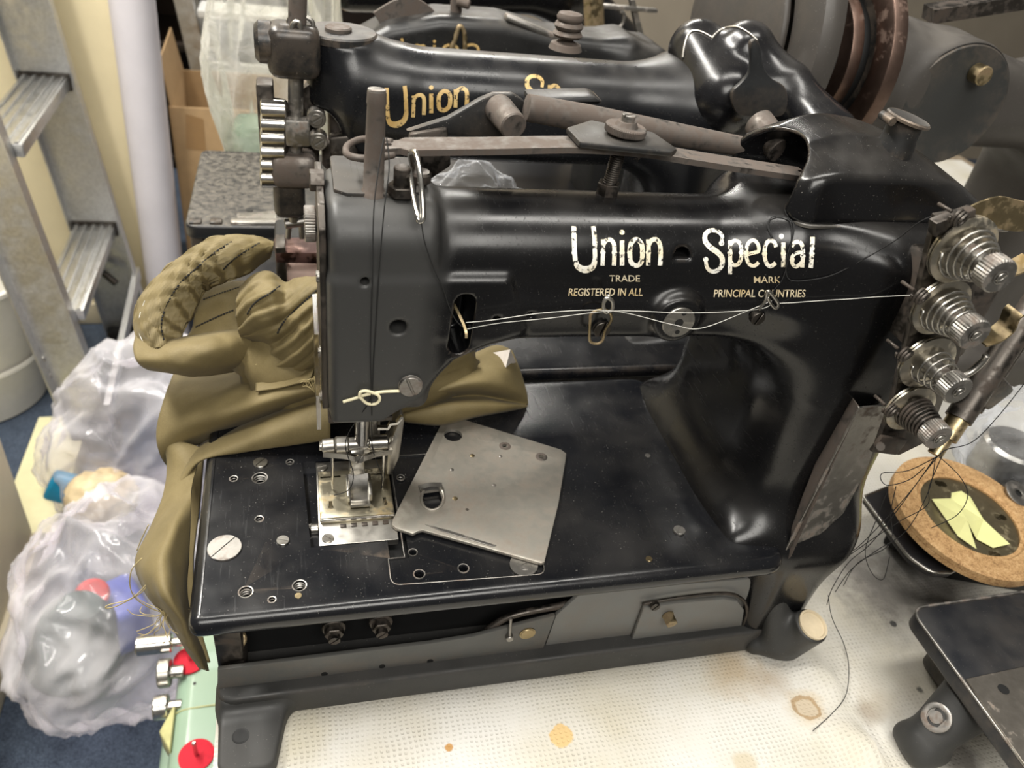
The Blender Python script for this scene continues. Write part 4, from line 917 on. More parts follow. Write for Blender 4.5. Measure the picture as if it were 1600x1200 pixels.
def blob(c, s, amp, fr, seed=0, sub=5, ridge=True, flat=None):
    b = NB(); bmesh.ops.create_icosphere(b, subdivisions=sub, radius=1)
    for v in b.verts:
        p = v.co.copy(); q = p * fr + Vector((seed * 7.3, seed * 3.1, seed))
        n_ = (1 - abs(noise.noise(q)) * 2) if ridge else noise.noise(q); n_ += .5 * ((1 - abs(noise.noise(q * 2.3)) * 2) if ridge else noise.noise(q * 2.3))
        p *= 1 + amp * n_; p = Vector((p.x * s[0], p.y * s[1], p.z * s[2])) + Vector(c)
        if flat is not None and p.z < flat: p.z = flat + (p.z - flat) * .02
        v.co = p
    return b
c = Pz(1585, 705, .06); b = blob((c.x + .03, c.y + .02, .055), (.06, .045, .05), .10, 2.2, 3, flat=.002); tag(ob('clear_bag', b, M['clear'], smooth=180), 'clear plastic bag standing on the bench beyond the cork ring', 'plastic bag')
b = NB(); cyl(b, (c.x + .028, c.y + .02, .006), (c.x + .028, c.y + .02, .05), .03, n=40, bev=.003); tag(ob('tin_can', b, M['steel'], smooth=35), 'round steel tin inside the clear bag beyond the cork ring', 'tin')
# ================================================================== second machine, right behind the first
SM = 'sewing machine'; GM = 'black industrial sewing machines on the bench'
M2 = thing('sewing_machine', (.2, .33, 0), 'second black sewing machine from the front, gold lettering on its arm, chipped round head', SM, GM)
YA = .335
hc = Py(533, 56, YA); hz = hc.z
head2 = rcyl((hc.x, YA, hz - .048), (hc.x, YA, hz), .0255, .004)
ztop = Py(720, 80, YA).z
arm2 = yz_round(YA - .033, YA + .033, ztop - .082, ztop, .031, hc.x, .385, .01)
neck = yz_round(YA - .022, YA + .022, hz - .06, hz - .010, .02, hc.x, .15, .01)
pil2 = bnds(.366, .436, .285, .41, .02, .335, .03)
foot2 = bnds(.345, .447, .25, .43, .095, .116, .01)
cast2 = su(.05, su(.02, arm2, su(.016, head2, neck)), su(.05, pil2, foot2))
me = sdf_mesh(cast2, (.06, .22, .0), (.475, .44, .375), .002)
b2 = bvh_of(me); arm2_o = ob('arm_casting', me, enamel('chipped_arm_enamel', (.008, .0085, .010), rough=.26, dust=.35, wear=.9, chips=.12), M2)
def on2(px, py, lift=.0003):
    d = Vector(_ray(px, py)).normalized(); h = b2.ray_cast(Vector(CAM), d); p = h[0] if h[0] and (h[0] - Py(px, py, YA - .03)).length < .05 else Py(px, py, YA - .034); return p - d * lift
def map2(x, y):
    s = .30 - .08 * (x - 143) / 404; return 605 + (x - 143) * .309, 185 - 21 * (x - 250) / 297 + (y - 345) * s
for nm_, ks, mp in (('lettering', ('U', 'n', 'i', 'o', 'n2'), To(map2, .30)), ('lettering', ('S', 'p'), To(lambda x, y: (824 + (x - 756) * .3, 119 + (y - 180) * .3), .3))):
    for k in ks: ob('letter', letters((k,), mp, on2), M['gold'], arm2_o)
b = NB(); lathe(b, (hc.x, YA, hz - .002), (0, 0, 1), [(0, .0262), (.0045, .0262), (.0058, .025), (.006, .001)], 48); ob('head_cap', b, enamel('flaking_cap', (.02, .02, .02), .4, dust=.6, wear=1, chips=.75), arm2_o, smooth=35)
b = NB(); lathe(b, (hc.x - .002, YA - .002, hz + .003), (0, 0, 1), [(0, .0096), (.003, .0096), (.004, .0085), (.0042, .001)], 32); ob('oil_button', b, M['rusty'], arm2_o, smooth=35)
# stacked brown thread-tension button on the arm
p = on2(884, 70, 0); b = NB(); lathe(b, p - Vector((0, 0, .003)), (0, 0, 1), [(0, .0125), (.004, .011), (.006, .005), (.008, .005), (.0085, .0095), (.0105, .0112), (.0128, .0095), (.0132, .008), (.0140, .0095), (.0162, .0108), (.0185, .0095), (.019, .008), (.0198, .009), (.022, .0098), (.0245, .0085), (.0255, .004)], 36); ob('stacked_button', b, M['rusty'], M2, smooth=50)
# head works below: sleeve, collar, clevis, guard
b = NB(); x = hc.x; cyl(b, (x, YA, hz - .05), (x, YA, .24), .0105); lathe(b, (x, YA, .262), (0, 0, -1), [(0, .014), (.002, .0155), (.02, .0155), (.022, .014)], 28); ob('needle_bar_sleeve', b, M['rusty'], M2, smooth=40)
b = NB(); box(b, (x + .004, YA - .015, .236), (.026, .016, .03), .005); cyl(b, (x + .004, YA - .024, .24), (x + .004, YA - .026, .24), .0075, bev=.0006); ob('collar_block', b, M['dark'], M2, smooth=35)
b = NB(); tube(b, [(x + .017, YA - .018, .262), (x + .027, YA - .02, .262), (x + .027, YA - .02, .226), (x + .017, YA - .018, .226)], .003, 8); ob('clevis', b, M['dull'], M2, smooth=40)
b = NB(); prism(b, [Py(*q, YA - .03) for q in ((515, 215), (545, 212), (560, 235), (555, 290), (520, 290))], (0, .012, 0), bev=.002); ob('guard_block', b, M['dark'], M2, smooth=35)
# outboard puller mechanism at the left of the head
YM = .315
mk = lambda x, y, yy=YM: Py(x, y, yy)
b = NB(); cyl(b, mk(463, 60), mk(461, 250), .0055); cyl(b, mk(461, 250), mk(459, 345), .0045); pb = ob('puller_bar', b, M['dull'], M2, smooth=40)
b = NB(); c = mk(459, 78); box(b, c, (.036, .03, .036), .008, None, 3); cyl(b, c + Vector((-.026, 0, .004)), c + Vector((-.012, 0, .004)), .014, bev=.003); ob('bracket', b, M['enamel_dusty'], M2, smooth=40)
b = NB(); cyl(b, mk(466, -40), mk(464, 62), .0062); ob('rod', b, M['rusty'], M2, smooth=40)
b = NB(); tube(b, [mk(450, 62), mk(452, 30), mk(470, 26), mk(488, 34), mk(490, 60)], .0016, smooth=6); tube(b, [mk(452, 60, YM - .01), mk(458, 38, YM - .01), mk(468, 36, YM - .01), mk(472, 62, YM - .01)], .0018, smooth=6); ob('spring_wire', b, M['steel'], M2, smooth=180)
b = NB(); c = mk(459, 262); box(b, c, (.034, .028, .026), .007, None, 3); ob('bracket', b, M['rusty'], M2, smooth=40)
b = NB(); c = mk(452, 300); box(b, c + Vector((0, .006, 0)), (.024, .03, .04), .006, None, 3); ob('housing', b, M['enamel_dusty'], M2, smooth=40)
b = NB(); c = mk(432, 210); L0 = mk(432, 158); L1 = mk(430, 285); N_ = 48; rings = []
for t, dr in ((0, -.002), (.04, 0), (.96, 0), (1, -.002)):
    q = L0.lerp(L1, t); rings.append([b.verts.new(q + Vector((math.cos(2 * math.pi * i / N_), math.sin(2 * math.pi * i / N_), 0)) * (.0095 + dr)) for i in range(N_)])
for k in range(3):
    for i in range(N_): b.faces.new((rings[k][i], rings[k][(i + 1) % N_], rings[k + 1][(i + 1) % N_], rings[k + 1][i]))
ob('roller_core', b, M['dark'], M2, smooth=40)
for i in range(6):
    q = L0.lerp(L1, (i + .5) / 6); b = NB(); lathe(b, q + Vector((-.011, -.004, 0)), (1, 0, 0), [(0, .0062), (.001, .0075), (.017, .0075), (.018, .0062)], 24); ob('puller_roller', b, M['bright'], M2, smooth=40)
b = NB(); box(b, mk(418, 205, YM + .012), (.012, .02, .075), .002); ob('roller_plate', b, M['dark'], M2, smooth=35)
b = NB(); prism(b, [mk(*q, YM + .01) for q in ((470, 140), (500, 120), (512, 150), (490, 170), (500, 215), (498, 270), (470, 300))], (0, .01, 0), bev=.002); ob('link', b, M['dark'], M2, smooth=35)
for px, py in ((494, 178), (497, 213)):
    b = NB(); q = mk(px, py, YM + .008); cyl(b, q, q - Vector((0, .012, 0)), .0068, bev=.0006); slotted(b, q - Vector((0, .0115, 0)), (0, -1, 0), .0042, .002); ob('link_screw', b, M['dull'], M2, smooth=35)
b = NB(); box(b, mk(465, 205, YM - .006), (.018, .012, .02), .002); ob('bar_clamp', b, M['dull'], M2, smooth=35)
b = NB(); cyl(b, mk(445, 350), mk(480, 345), .004, bev=.0008); cyl(b, mk(452, 348), mk(450, 372), .0022); cyl(b, mk(470, 346), mk(472, 372), .0022); ob('puller_foot', b, M['dull'], M2, smooth=40)
# raised reddish work plate with an opening below it
zrp = .178
q = [Pz(428, 372, zrp), Pz(520, 368, zrp), Pz(521, 396, zrp), Pz(430, 394, zrp)]
b = NB(); prism(b, [(p.x, p.y, zrp - .01) for p in q], (0, 0, .01), bev=.001); wp_ = ob('work_plate', b, metal('reddish_brown_plate', (.17, .10, .085), .28, rust=.5, rustcol=(.07, .03, .025)), M2, smooth=35)
yq = q[3].y
b = NB(); box(b, (q[3].x + .004, yq + .012, (zrp - .01 + .03) / 2 + .03), (.008, .024, zrp - .072), .001); box(b, (q[2].x - .003, yq + .012, (zrp - .01 + .03) / 2 + .03), (.006, .024, zrp - .072), .001); ob('plate_support', b, M['dark'], wp_, smooth=35)
b = NB(); box(b, ((q[3].x + q[2].x) / 2, yq + .07, .10), (.05, .04, .13), .004); ob('post', b, M['black'], M2)
# bed and base
b = NB(); prism(b, [(x, y, .101) for x, y in round_poly([(.0, .2195), (.45, .2195), (.45, .43), (.0, .43)], .01)], (0, 0, .014), bev=.005, seg=3); ob('bed', b, M['enamel_bed'], M2, smooth=35)
b = NB(); box(b, (.225, .327, .052), (.42, .19, .096), .004); box(b, (.225, .325, .016), (.45, .20, .03), .004); ob('base_frame', b, M['grey_iron'], M2, smooth=35)
# two-lobed hood at the right end with its paddle-shaped end plate
pk = lambda x, y, yy: np.array(Py(x, y, yy))
lob = su(.010, cap(pk(1090, 78, .345), pk(1130, 150, .30), .024, .03), cap(pk(1165, 80, .315), pk(1190, 130, .300), .023, .022))
tail = cap(pk(1240, 138, .285), pk(1288, 212, .246), .014, .024)
body = su(.03, lob, tail, cap(pk(1150, 150, .33), pk(1150, 230, .335), .034, .04))
cav = cap(pk(1146, 70, .318), pk(1128, 128, .285), .015, .018)
me = sdf_mesh(body, (.32, .22, .18), (.62, .46, .42), .0022); hd2 = ob('hood', me, enamel('hood_enamel', (.007, .007, .008), rough=.2, dust=.3, wear=1.2, chips=.15), M2)
b = NB(); pdl = [Py(*p, .258) for p in cr([(1183, 62, 0), (1189, 75, 0), (1192, 100, 0), (1205, 122, 0), (1226, 135, 0), (1231, 158, 0), (1225, 178, 0), (1208, 183, 0), (1160, 181, 0), (1147, 168, 0), (1144, 145, 0), (1158, 130, 0), (1170, 115, 0), (1173, 95, 0), (1172, 70, 0), (1177, 63, 0)], 3, True) for p in [(p.x, p.y)]]
prism(b, pdl, (0, .004, 0), bev=.0008); ob('hood_end_plate', b, enamel('plate_enamel', (.016, .017, .018), .42, dust=.3, wear=1.4), hd2, smooth=35)
def rimline(pts, yy):
    b = NB(); bv_ = bvh_of(hd2.data); P = []
    for q in cr([(x, y, 0) for x, y in pts], 5):
        d = Vector(_ray(q.x, q.y)).normalized(); h = bv_.ray_cast(Vector(CAM), d); P.append((h[0] - d * .0004) if h[0] else Py(q.x, q.y, yy))
    tube(b, P, .0011, 6); ob('worn_edge', b, M['steel'], hd2, smooth=180)
rimline([(1066, 92), (1071, 66), (1079, 50), (1094, 49), (1112, 58)], .33)
rimline([(1112, 60), (1128, 46), (1150, 42), (1168, 50), (1184, 64)], .32)
b = NB(); prism(b, [Py(*p, .30) for p in ((1150, 184), (1205, 182), (1195, 222), (1140, 222))], (0, .02, 0), bev=.003); ob('shaft_block', b, M['rusty'], M2, smooth=35)
# ================================================================== third machine
M3 = thing('sewing_machine', (.2, .57, 0), 'third black sewing machine from the front, with a dusty bed plate and arched arm', SM, GM)
b = NB(); prism(b, [(x, y, .100) for x, y in round_poly([(-.045, .478), (.45, .478), (.45, .68), (-.045, .68)], .012)], (0, 0, .015), bev=.003, seg=3)
m, t, bb = nt('dust_caked_bed'); g = N(t, 'ShaderNodeNewGeometry'); g.name = 'GEO'; n1 = nz(t, 150, 6, .75, dist=.4); sp = N(t, 'ShaderNodeSeparateXYZ'); t.links.new(g.outputs['Normal'], sp.inputs[0])
sp2 = N(t, 'ShaderNodeSeparateXYZ'); t.links.new(g.outputs['Position'], sp2.inputs[0]); dm_ = ramp(t, sp2.outputs['X'], [(.03, 1.), (.12, .0)]).outputs[0]
k = mul(t, mul(t, ramp(t, n1.outputs[0], [(.42, 0.), (.66, 1.)]).outputs[0], dm_), ramp(t, sp.outputs['Z'], [(.5, 0.), (.9, 1.)]).outputs[0]); t.links.new(mixc(t, k, (.012, .012, .013), (.13, .115, .092)), bb.inputs['Base Color']); t.links.new(mul(t, mul(t, k, .5), .35, 'ADD'), bb.inputs['Roughness']); M['dustbed'] = m
bd3 = ob('bed', b, m, M3, smooth=35)
b = NB(); p = Pz(390, 328, .1152); cyl(b, p, p + Vector((0, 0, .0003)), .004); ob('bed_hole', b, M['black'], bd3)
b = NB(); prism(b, [Pz(*q, .1152) for q in ((370, 335), (432, 330), (432, 352), (372, 352))], (0, 0, .001), bev=.0003); ob('bed_plate', b, M['dull'], bd3, smooth=35)
b = NB(); box(b, (.2, .58, .05), (.47, .17, .1), .004); ob('base_frame', b, M['black'], M3, smooth=35)
for px in (308, 340, 402):
    b = NB(); q = Py(px, 368, .487); box(b, q, (.012 if px < 400 else .05, .012, .035), .002); ob('base_rib', b, M['dull'] if px > 400 else M['enamel_dusty'], M3, smooth=35)
Y3 = .545
arch = [Py(*p, Y3) for p in ((560, 75), (610, 48), (690, 34), (790, 40), (870, 62), (985, 75), (990, 120), (560, 125))]
a3 = su(.03, ext('y', Y3, Y3 + .07, [(p.x, p.z) for p in arch], .004, .012), bnds(.40, .47, .54, .64, .10, arch[5].z, .02))
bb3 = [min(p.x for p in arch), max(p.x for p in arch), max(p.z for p in arch)]
me = sdf_mesh(a3, (bb3[0] - .03, .52, .09), (.51, .66, bb3[2] + .04), .003); b3 = bvh_of(me); a3o = ob('arm_casting', me, M['enamel_dusty'], M3)
def on3(px, py, lift=.0003):
    d = Vector(_ray(px, py)).normalized(); h = b3.ray_cast(Vector(CAM), d); return (h[0] if h[0] else Py(px, py, Y3)) - d * lift
for k in ('U', 'n', 'i', 'o', 'n2'): ob('letter', letters((k,), To(lambda x, y: (594 + (x - 143) * .38, 60 + (y - 160) * .16), .2), on3), M['gold'], a3o)
b = NB(); q = on3(657, 60, 0); cyl(b, q + Vector((0, .002, 0)), q - Vector((0, .0004, 0)), .0058); ob('arm_hole', b, M['black'], a3o)
b = NB(); q = on3(708, 68, 0); tube(b, [q + Vector((-.004, -.004, -.012)), q + Vector((0, -.006, .004)), q + Vector((.004, -.006, .018)), q + Vector((.010, -.005, .010)), q + Vector((.012, -.005, -.012))], .0024, smooth=6); ob('thread_hook', b, M['brass'], M3, smooth=180)
b = NB(); tube(b, [Py(x, y, Y3 + .03) for x, y in ((592, 34), (618, 18), (640, 12), (655, 18), (670, 30))], .001, flat=(.02, .005), smooth=6, up=(0, 1, 0)); ob('presser_lever', b, M['rusty'], M3, smooth=40)
b = NB(); cyl(b, Py(712, 24, Y3 + .03), Py(714, -20, Y3 + .03), .006); lathe(b, Py(712, 26, Y3 + .03) - Vector((0, 0, .006)), (0, 0, 1), [(0, .014), (.004, .015), (.007, .012)], 24); cyl(b, Py(714, 2, Y3 + .02), Py(734, 8, Y3 + .015), .0045, bev=.001); ob('presser_post', b, M['rusty'], M3, smooth=40)
b = NB(); q = on3(830, 42, 0); box(b, q, (.06, .014, .006), .002, Matrix.Rotation(.28, 3, 'Y').to_4x4()); ob('arm_rail', b, M['dull'], M3, smooth=35)
# ================================================================== fourth machine, its arm crossing the top of the view
Mf = thing('sewing_machine', (.3, .85, 0), 'dark sewing machine at the back of the row, its arm crossing the top edge', SM, GM)
f4 = su(.03, cap(np.array(Py(548, -14, .80)), np.array(Py(880, -16, .80)), .024, .03), cap(np.array(Py(880, -10, .82)), np.array(Py(960, 90, .84)), .04, .05), bnds(.36, .46, .80, .92, .0, .2, .02), bnds(.22, .5, .76, .94, .0, .1, .01))
ob('arm_casting', sdf_mesh(f4, (-.02, .74, -.002), (.56, .97, .42), .0035), M['enamel'], Mf)
b = NB(); cyl(b, Py(930, 70, .72), Py(926, -30, .72), .0125, n=28); lathe(b, Py(931, 66, .72), (0, 0, 1), [(-.006, .018), (.002, .019), (.004, .014)], 28); cyl(b, Py(931, 66, .72), (Py(931, 66, .72).x, .72, .16), .012); ob('brown_post', b, M['brass'], Mf, smooth=40)
b = NB(); tube(b, [Py(x, y, .70) for x, y in ((955, 52), (965, 45), (973, 36), (975, 22), (970, 18))], .002, smooth=6); cyl(b, Py(952, 50, .70), Py(962, 56, .69), .008, bev=.002); cyl(b, Py(985, 58, .70), Py(985, 80, .70), .02, bev=.003); ob('tension_parts', b, M['dull'], Mf, smooth=40)
b = NB(); box(b, Py(975, 12, .74), (.09, .01, .005), .001); prism(b, [Py(*p, .74) for p in ((985, 0), (992, 0), (1010, 70), (1000, 70))], (0, .01, 0)); ob('frame_rail', b, M['dull'], Mf, smooth=40)
# ================================================================== large machine on the right, seen from its handwheel
MR = thing('sewing_machine', (.62, .38, 0), 'large grey-black machine at the right with stacked handwheels and a round side cover', SM)
ya, za = .365, .346
iron = enamel('dusty_iron', (.052, .047, .042), rough=.5, dust=.7, wear=.12)
def ring(name, x0, x1, r, ri, mat, y=ya, z=za, par=MR, rim=.004):
    b = NB(); w = x1 - x0
    lathe(b, (x0, y, z), (1, 0, 0), [(0, ri), (0, r - rim), (rim * .5, r - rim * .2), (rim, r), (w - rim, r), (w - rim * .5, r - rim * .2), (w, r - rim), (w, ri), (0, ri)], 90, cap=False); return ob(name, b, mat, par, smooth=35)
hw = ring('handwheel', .452, .483, .1165, .082, iron, .397, .352, rim=.012)
b = NB(); lathe(b, (.460, .397, .352), (1, 0, 0), [(0, .0005), (0, .09), (.008, .09), (.012, .03), (.03, .028)], 60); ob('wheel_web', b, M['enamel_dusty'], hw, smooth=40)
ring('wheel_flange', .442, .451, .082, .0, iron, .397, .352)
ring('hub', .483, .512, .040, .012, M['grey_iron'])
cop = metal('rust_brown_rim', (.19, .13, .105), .45, rust=.08, rustcol=(.12, .08, .06))
ring('belt_rim', .508, .520, .056, .02, cop, rim=.0015)
ring('belt_groove', .520, .531, .050, .02, M['black'], rim=.0015)
ring('pulley_web', .530, .538, .078, .02, M['enamel_dusty'], rim=.002)
ring('belt_rim', .527, .541, .0805, .06, cop, rim=.0015)
bodyR = su(.04, rcyl((.545, .385, .335), (.60, .385, .335), .062, .01), bnds(.575, .98, .335, .455, .27, .392, .04))
slope = lambda x, y, z: (x - .60) * .22 + (z - .385) * .97
bodyR = inter(bodyR, slope, .03)
bodyR = su(.05, bodyR, bnds(.82, .96, .34, .46, .0, .34, .03), bnds(.70, 1.0, .30, .50, .0, .05, .01))
cv_c = Py(1490, 166, .318)
bodyR = su(.012, bodyR, rcyl((cv_c.x, .3200, cv_c.z), (cv_c.x, .37, cv_c.z), .055, .004))
me = sdf_mesh(bodyR, (.53, .28, -.002), (1.02, .52, .43), .0035); ob('arm_casting', me, iron, MR)
b = NB(); lathe(b, (cv_c.x, .3203, cv_c.z), (0, -1, 0), [(0, .0525), (.002, .0525), (.0028, .0515), (.0028, .001)], 72); rc = ob('round_cover', b, enamel('round_cover_grey', (.030, .031, .030), rough=.42, dust=.3, wear=1.2, chips=.1), MR, smooth=35)
b = NB(); lathe(b, (cv_c.x, .3199, cv_c.z), (0, -1, 0), [(0, .0525), (.0006, .0525), (.0006, .0536), (0, .0536)], 72, cap=False); ob('cover_gap', b, M['black'], rc)
b = NB(); q = Py(1524, 113, .317); cyl(b, q, q - Vector((0, .012, 0)), .0082, bev=.0008); ob('cover_knob', b, M['brass'], rc, smooth=35)
b = NB(); a0, a1 = Py(1450, 22, .38), Py(1640, -8, .36); tube(b, [a0, a1], .008, 8, flat=(.012, .022), up=(0, 1, 0)); ob('bar', b, M['dark'], MR, smooth=35)
b = NB(); cyl(b, (.445, .385, .35), (.60, .375, .346), .012); ob('shaft', b, M['dark'], MR, smooth=35)
b = NB(); box(b, (.60, .46, .13), (.06, .05, .26), .01); ob('column', b, M['enamel_dusty'], MR, smooth=40)
b = NB(); box(b, (.60, .447, .31), (.04, .05, .12), .012); ob('column_arm', b, M['enamel_dusty'], MR, smooth=40)
# ================================================================== left of the bench: ladder, roll, boxes, bags
M['alu'] = metal('brushed_aluminium', (.74, .74, .73), .42, scale=200)
M['alu_dull'] = metal('dull_aluminium', (.44, .44, .44), .45, scale=200)
LD = thing('stepladder', (-.40, 1.32, FZ), 'large aluminium stepladder standing at the left in front of the cream wall', 'ladder')
YFAR, YNEAR = 1.50, 1.13
def channel(name, x0b, x0t, y, w, dep, lip, par, mat, face=-1):
    """C-section upright: web in XZ, flanges along Y, leaning a little along X"""
    b = NB(); zb_, zt = FZ + .03, 1.25
    for (xa, xb, ya_, yb_) in ((0, w, 0, .002), (0, .003, 0, dep), (w - .003, w, 0, dep), (w * .32, w * .36, -.0015, 0), (w * .62, w * .66, -.0015, 0)):
        vs = []
        for z_, xo in ((zb_, x0b), (zt, x0t)):
            for xx, yy in ((xa, ya_), (xb, ya_), (xb, yb_), (xa, yb_)): vs.append(b.verts.new((xo + xx, y + yy * face, z_)))
        for f in ((0, 1, 2, 3), (4, 5, 6, 7), (0, 1, 5, 4), (1, 2, 6, 5), (2, 3, 7, 6), (3, 0, 4, 7)): b.faces.new([vs[i] for i in f])
    return ob(name, b, mat, par, smooth=30)
RX = lambda z_: -.31 - .105 * (z_ + .55)          # right edge of the uprights at height z
r1_ = channel('rail', RX(FZ + .03) - .105, RX(1.25) - .105, YFAR, .105, .028, 0, LD, M['alu'])
r2_ = channel('rail', RX(FZ + .03) - .030 - .088, RX(1.25) - .030 - .088, YNEAR, .088, .03, 0, LD, M['alu'])
zs = (Py(70, 118, YFAR).z, Py(150, 350, YFAR).z, Py(150, 350, YFAR).z - .25)
for zz in (zs[0], zs[1], zs[0] + .29):
    xc = RX(zz) - .058; b = NB()
    box(b, (xc, (YFAR + YNEAR) / 2, zz - .012), (.085, YFAR - YNEAR - .006, .024), .003)
    for k in range(5): box(b, (xc - .034 + k * .017, (YFAR + YNEAR) / 2, zz + .0015), (.007, YFAR - YNEAR - .008, .003), .0008)
    st = ob('step', b, M['alu'], LD, smooth=35)
    b = NB(); box(b, (xc, YFAR - .004, zz - .01), (.092, .006, .034), .001); ob('step_end_cap', b, M['dark'], st, smooth=35)
b = NB(); tube(b, [Px(215, 425, -.315), Px(169, 640, -.325)], .01, flat=(.030, .012), up=(1, 0, 0)); ob('stabiliser_bar', b, M['alu'], LD, smooth=35)
b = NB(); tube(b, [Py(148, 415, YFAR - .03), Py(182, 443, YFAR - .05)], .008, 10); ob('hinge_strut', b, M['dark'], LD, smooth=40)
for px, py in ((67, 560), (77, 587)):
    b = NB(); q = Py(px, py, YNEAR - .003); cyl(b, q, q - Vector((0, .005, 0)), .006, bev=.002); ob('rivet', b, M['bright'], r2_, smooth=40)
for xx, yy in ((RX(FZ) - .052, YFAR - .01), (RX(FZ) - .074, YNEAR - .012)):
    b = NB(); box(b, (xx, yy, FZ + .03), (.11 if yy > 1.3 else .09, .045, .058), .006); ob('rubber_foot', b, M['black'], LD, smooth=35)
b = NB(); q = Pz(158, 578, FZ); cyl(b, q + Vector((0, 0, .012)), q + Vector((.02, -.02, .014)), .012, bev=.003); cyl(b, q + Vector((0, 0, .012)), q + Vector((-.03, .05, .02)), .006); tag(ob('floor_stopper', b, plain('black_rubber', (.01, .01, .01), .4), smooth=40), 'small black rubber stopper lying on the carpet beside the ladder', 'stopper')
# pale paper roll
p0, p1 = Py(254, 400, 1.56), Py(206, 0, 1.56); dd = (p1 - p0) / (p1.z - p0.z); B = p0 + dd * (FZ + .002 - p0.z); T_ = p0 + dd * (1.2 - p0.z)
m = plain('lavender_white_paper', (.64, .61, .64), .5, var=.04, scale=14)
RO = thing('paper_roll', B, 'tall pale lavender roll leaning between the cream wall and the cardboard box', 'roll')
b = NB(); lathe(b, B, T_ - B, [(0, .044), ((T_ - B).length, .044)], 56); ob('roll', b, m, RO, smooth=40)
b = NB(); a_, c_, d_ = frame(T_ - B); sp = [(T_ + d_ * .001) + (a_ * math.cos(i * .3) + c_ * math.sin(i * .3)) * (.012 + .0005 * i) for i in range(62)]; tube(b, sp, .0012, 6); ob('roll_end', b, m, RO, smooth=180)
# dim bookcase behind
b_ = thing('shelf_cabinet', (.0, 2.75, FZ), 'dark brown shelf unit in the gap behind the pale roll', 'shelf')
for nm_, c_, s_ in (('panel', (.1, 3.02, .1), (1.1, .02, 1.62)), ('panel', (-.44, 2.82, .1), (.02, .4, 1.62)), ('panel', (.64, 2.82, .1), (.02, .4, 1.62)), ('shelf', (.1, 2.82, -.30), (1.06, .38, .025)), ('shelf', (.1, 2.82, .06), (1.06, .38, .025)), ('shelf', (.1, 2.82, .5), (1.06, .38, .025)), ('shelf', (.1, 2.82, -.69), (1.06, .38, .03))):
    b = NB(); box(b, c_, s_, .002); ob(nm_, b, M['dark_brown'], b_, smooth=35)
# cardboard box with its flaps up
yb = 1.63; card = plain('brown_cardboard', (.36, .235, .115), .75, var=.08, scale=40)
tape = plain('glossy_brown_tape', (.30, .175, .07), .3, var=.05)
x0, x1 = Py(283, 300, yb).x, Py(283, 300, yb).x + .34; zt_ = Py(300, 168, yb).z
CB = thing('cardboard_box', ((x0 + x1) / 2, yb + .14, FZ), 'open brown cardboard box with taped front, beside the pale roll', 'box')
for nm_, c_, s_ in (('panel', ((x0 + x1) / 2, yb, (FZ + zt_) / 2), (x1 - x0, .006, zt_ - FZ)), ('panel', ((x0 + x1) / 2, yb + .28, (FZ + zt_) / 2), (x1 - x0, .006, zt_ - FZ)), ('panel', (x0, yb + .14, (FZ + zt_) / 2), (.006, .28, zt_ - FZ)), ('panel', (x1, yb + .14, (FZ + zt_) / 2), (.006, .28, zt_ - FZ)), ('base_panel', ((x0 + x1) / 2, yb + .14, FZ + .005), (x1 - x0, .28, .006))):
    b = NB(); box(b, c_, s_, .001); ob(nm_, b, card, CB, smooth=35)
b = NB(); prism(b, [(x0, yb + .0, zt_), (x0 - .012, yb + .02, zt_ + .10), (x0 - .012, yb + .24, zt_ + .11), (x0, yb + .28, zt_)], (.004, 0, 0), bev=.001, seg=1); ob('flap', b, card, CB, smooth=35)
for q4 in (((290, 178), (318, 186), (322, 236), (291, 232)), ((333, 236), (372, 250), (376, 275), (336, 262))):
    b = NB(); prism(b, [Py(*p, yb - .0034) for p in q4], (0, -.0004, 0)); ob('tape_strip', b, tape, CB.children[0])
b = NB(); prism(b, [Py(*p, yb - .0034) for p in ((357, 242), (372, 246), (376, 262), (358, 258))], (0, -.0005, 0)); ob('paper_label', b, plain('white_label', (.75, .74, .76), .5, var=.03), CB.children[0])
# small stepladder behind the box
SL = thing('stepladder', (.06, 1.95, FZ), 'small far stepladder with pale steps behind the cardboard box', 'ladder')
ys = 2.02; q0, q1 = Py(287, 0, ys), Py(327, 170, ys); dv = (q0 - q1) / (q0.z - q1.z); F0 = q1 + dv * (FZ + .01 - q1.z); F1 = q1 + dv * (.55 - q1.z); W_ = Vector((.30, 0, 0))
for s in (0, 1):
    b = NB(); tube(b, [F0 + W_ * s, F1 + W_ * s - Vector((.04, 0, 0)) * s], .01, flat=(.045, .02), up=(0, 1, 0)); ob('rail', b, M['alu'], SL, smooth=35)
    b = NB(); tube(b, [F0 + W_ * s + Vector((0, .35, 0)), F1 + W_ * s + Vector((0, .02, -.02))], .01, flat=(.03, .015), up=(0, 1, 0)); ob('leg', b, M['alu'], SL, smooth=35)
stepm = plain('pale_step_plastic', (.74, .74, .72), .4, var=.05)
for py in (118, 22, 215):
    q = Py(318, py, ys); b = NB(); box(b, (q.x + .12, ys + .05, q.z), (.27, .11, .02), .004)
    for k in range(4): box(b, (q.x + .12, ys + .012 + k * .026, q.z + .011), (.262, .008, .003), .0008)
    ob('step', b, stepm, SL, smooth=35)
b = NB(); tube(b, [Py(318, 60, ys), Py(372, 105, ys + .02)], .007, flat=(.018, .006), up=(0, 1, 0)); ob('brace', b, M['alu'], SL, smooth=35)
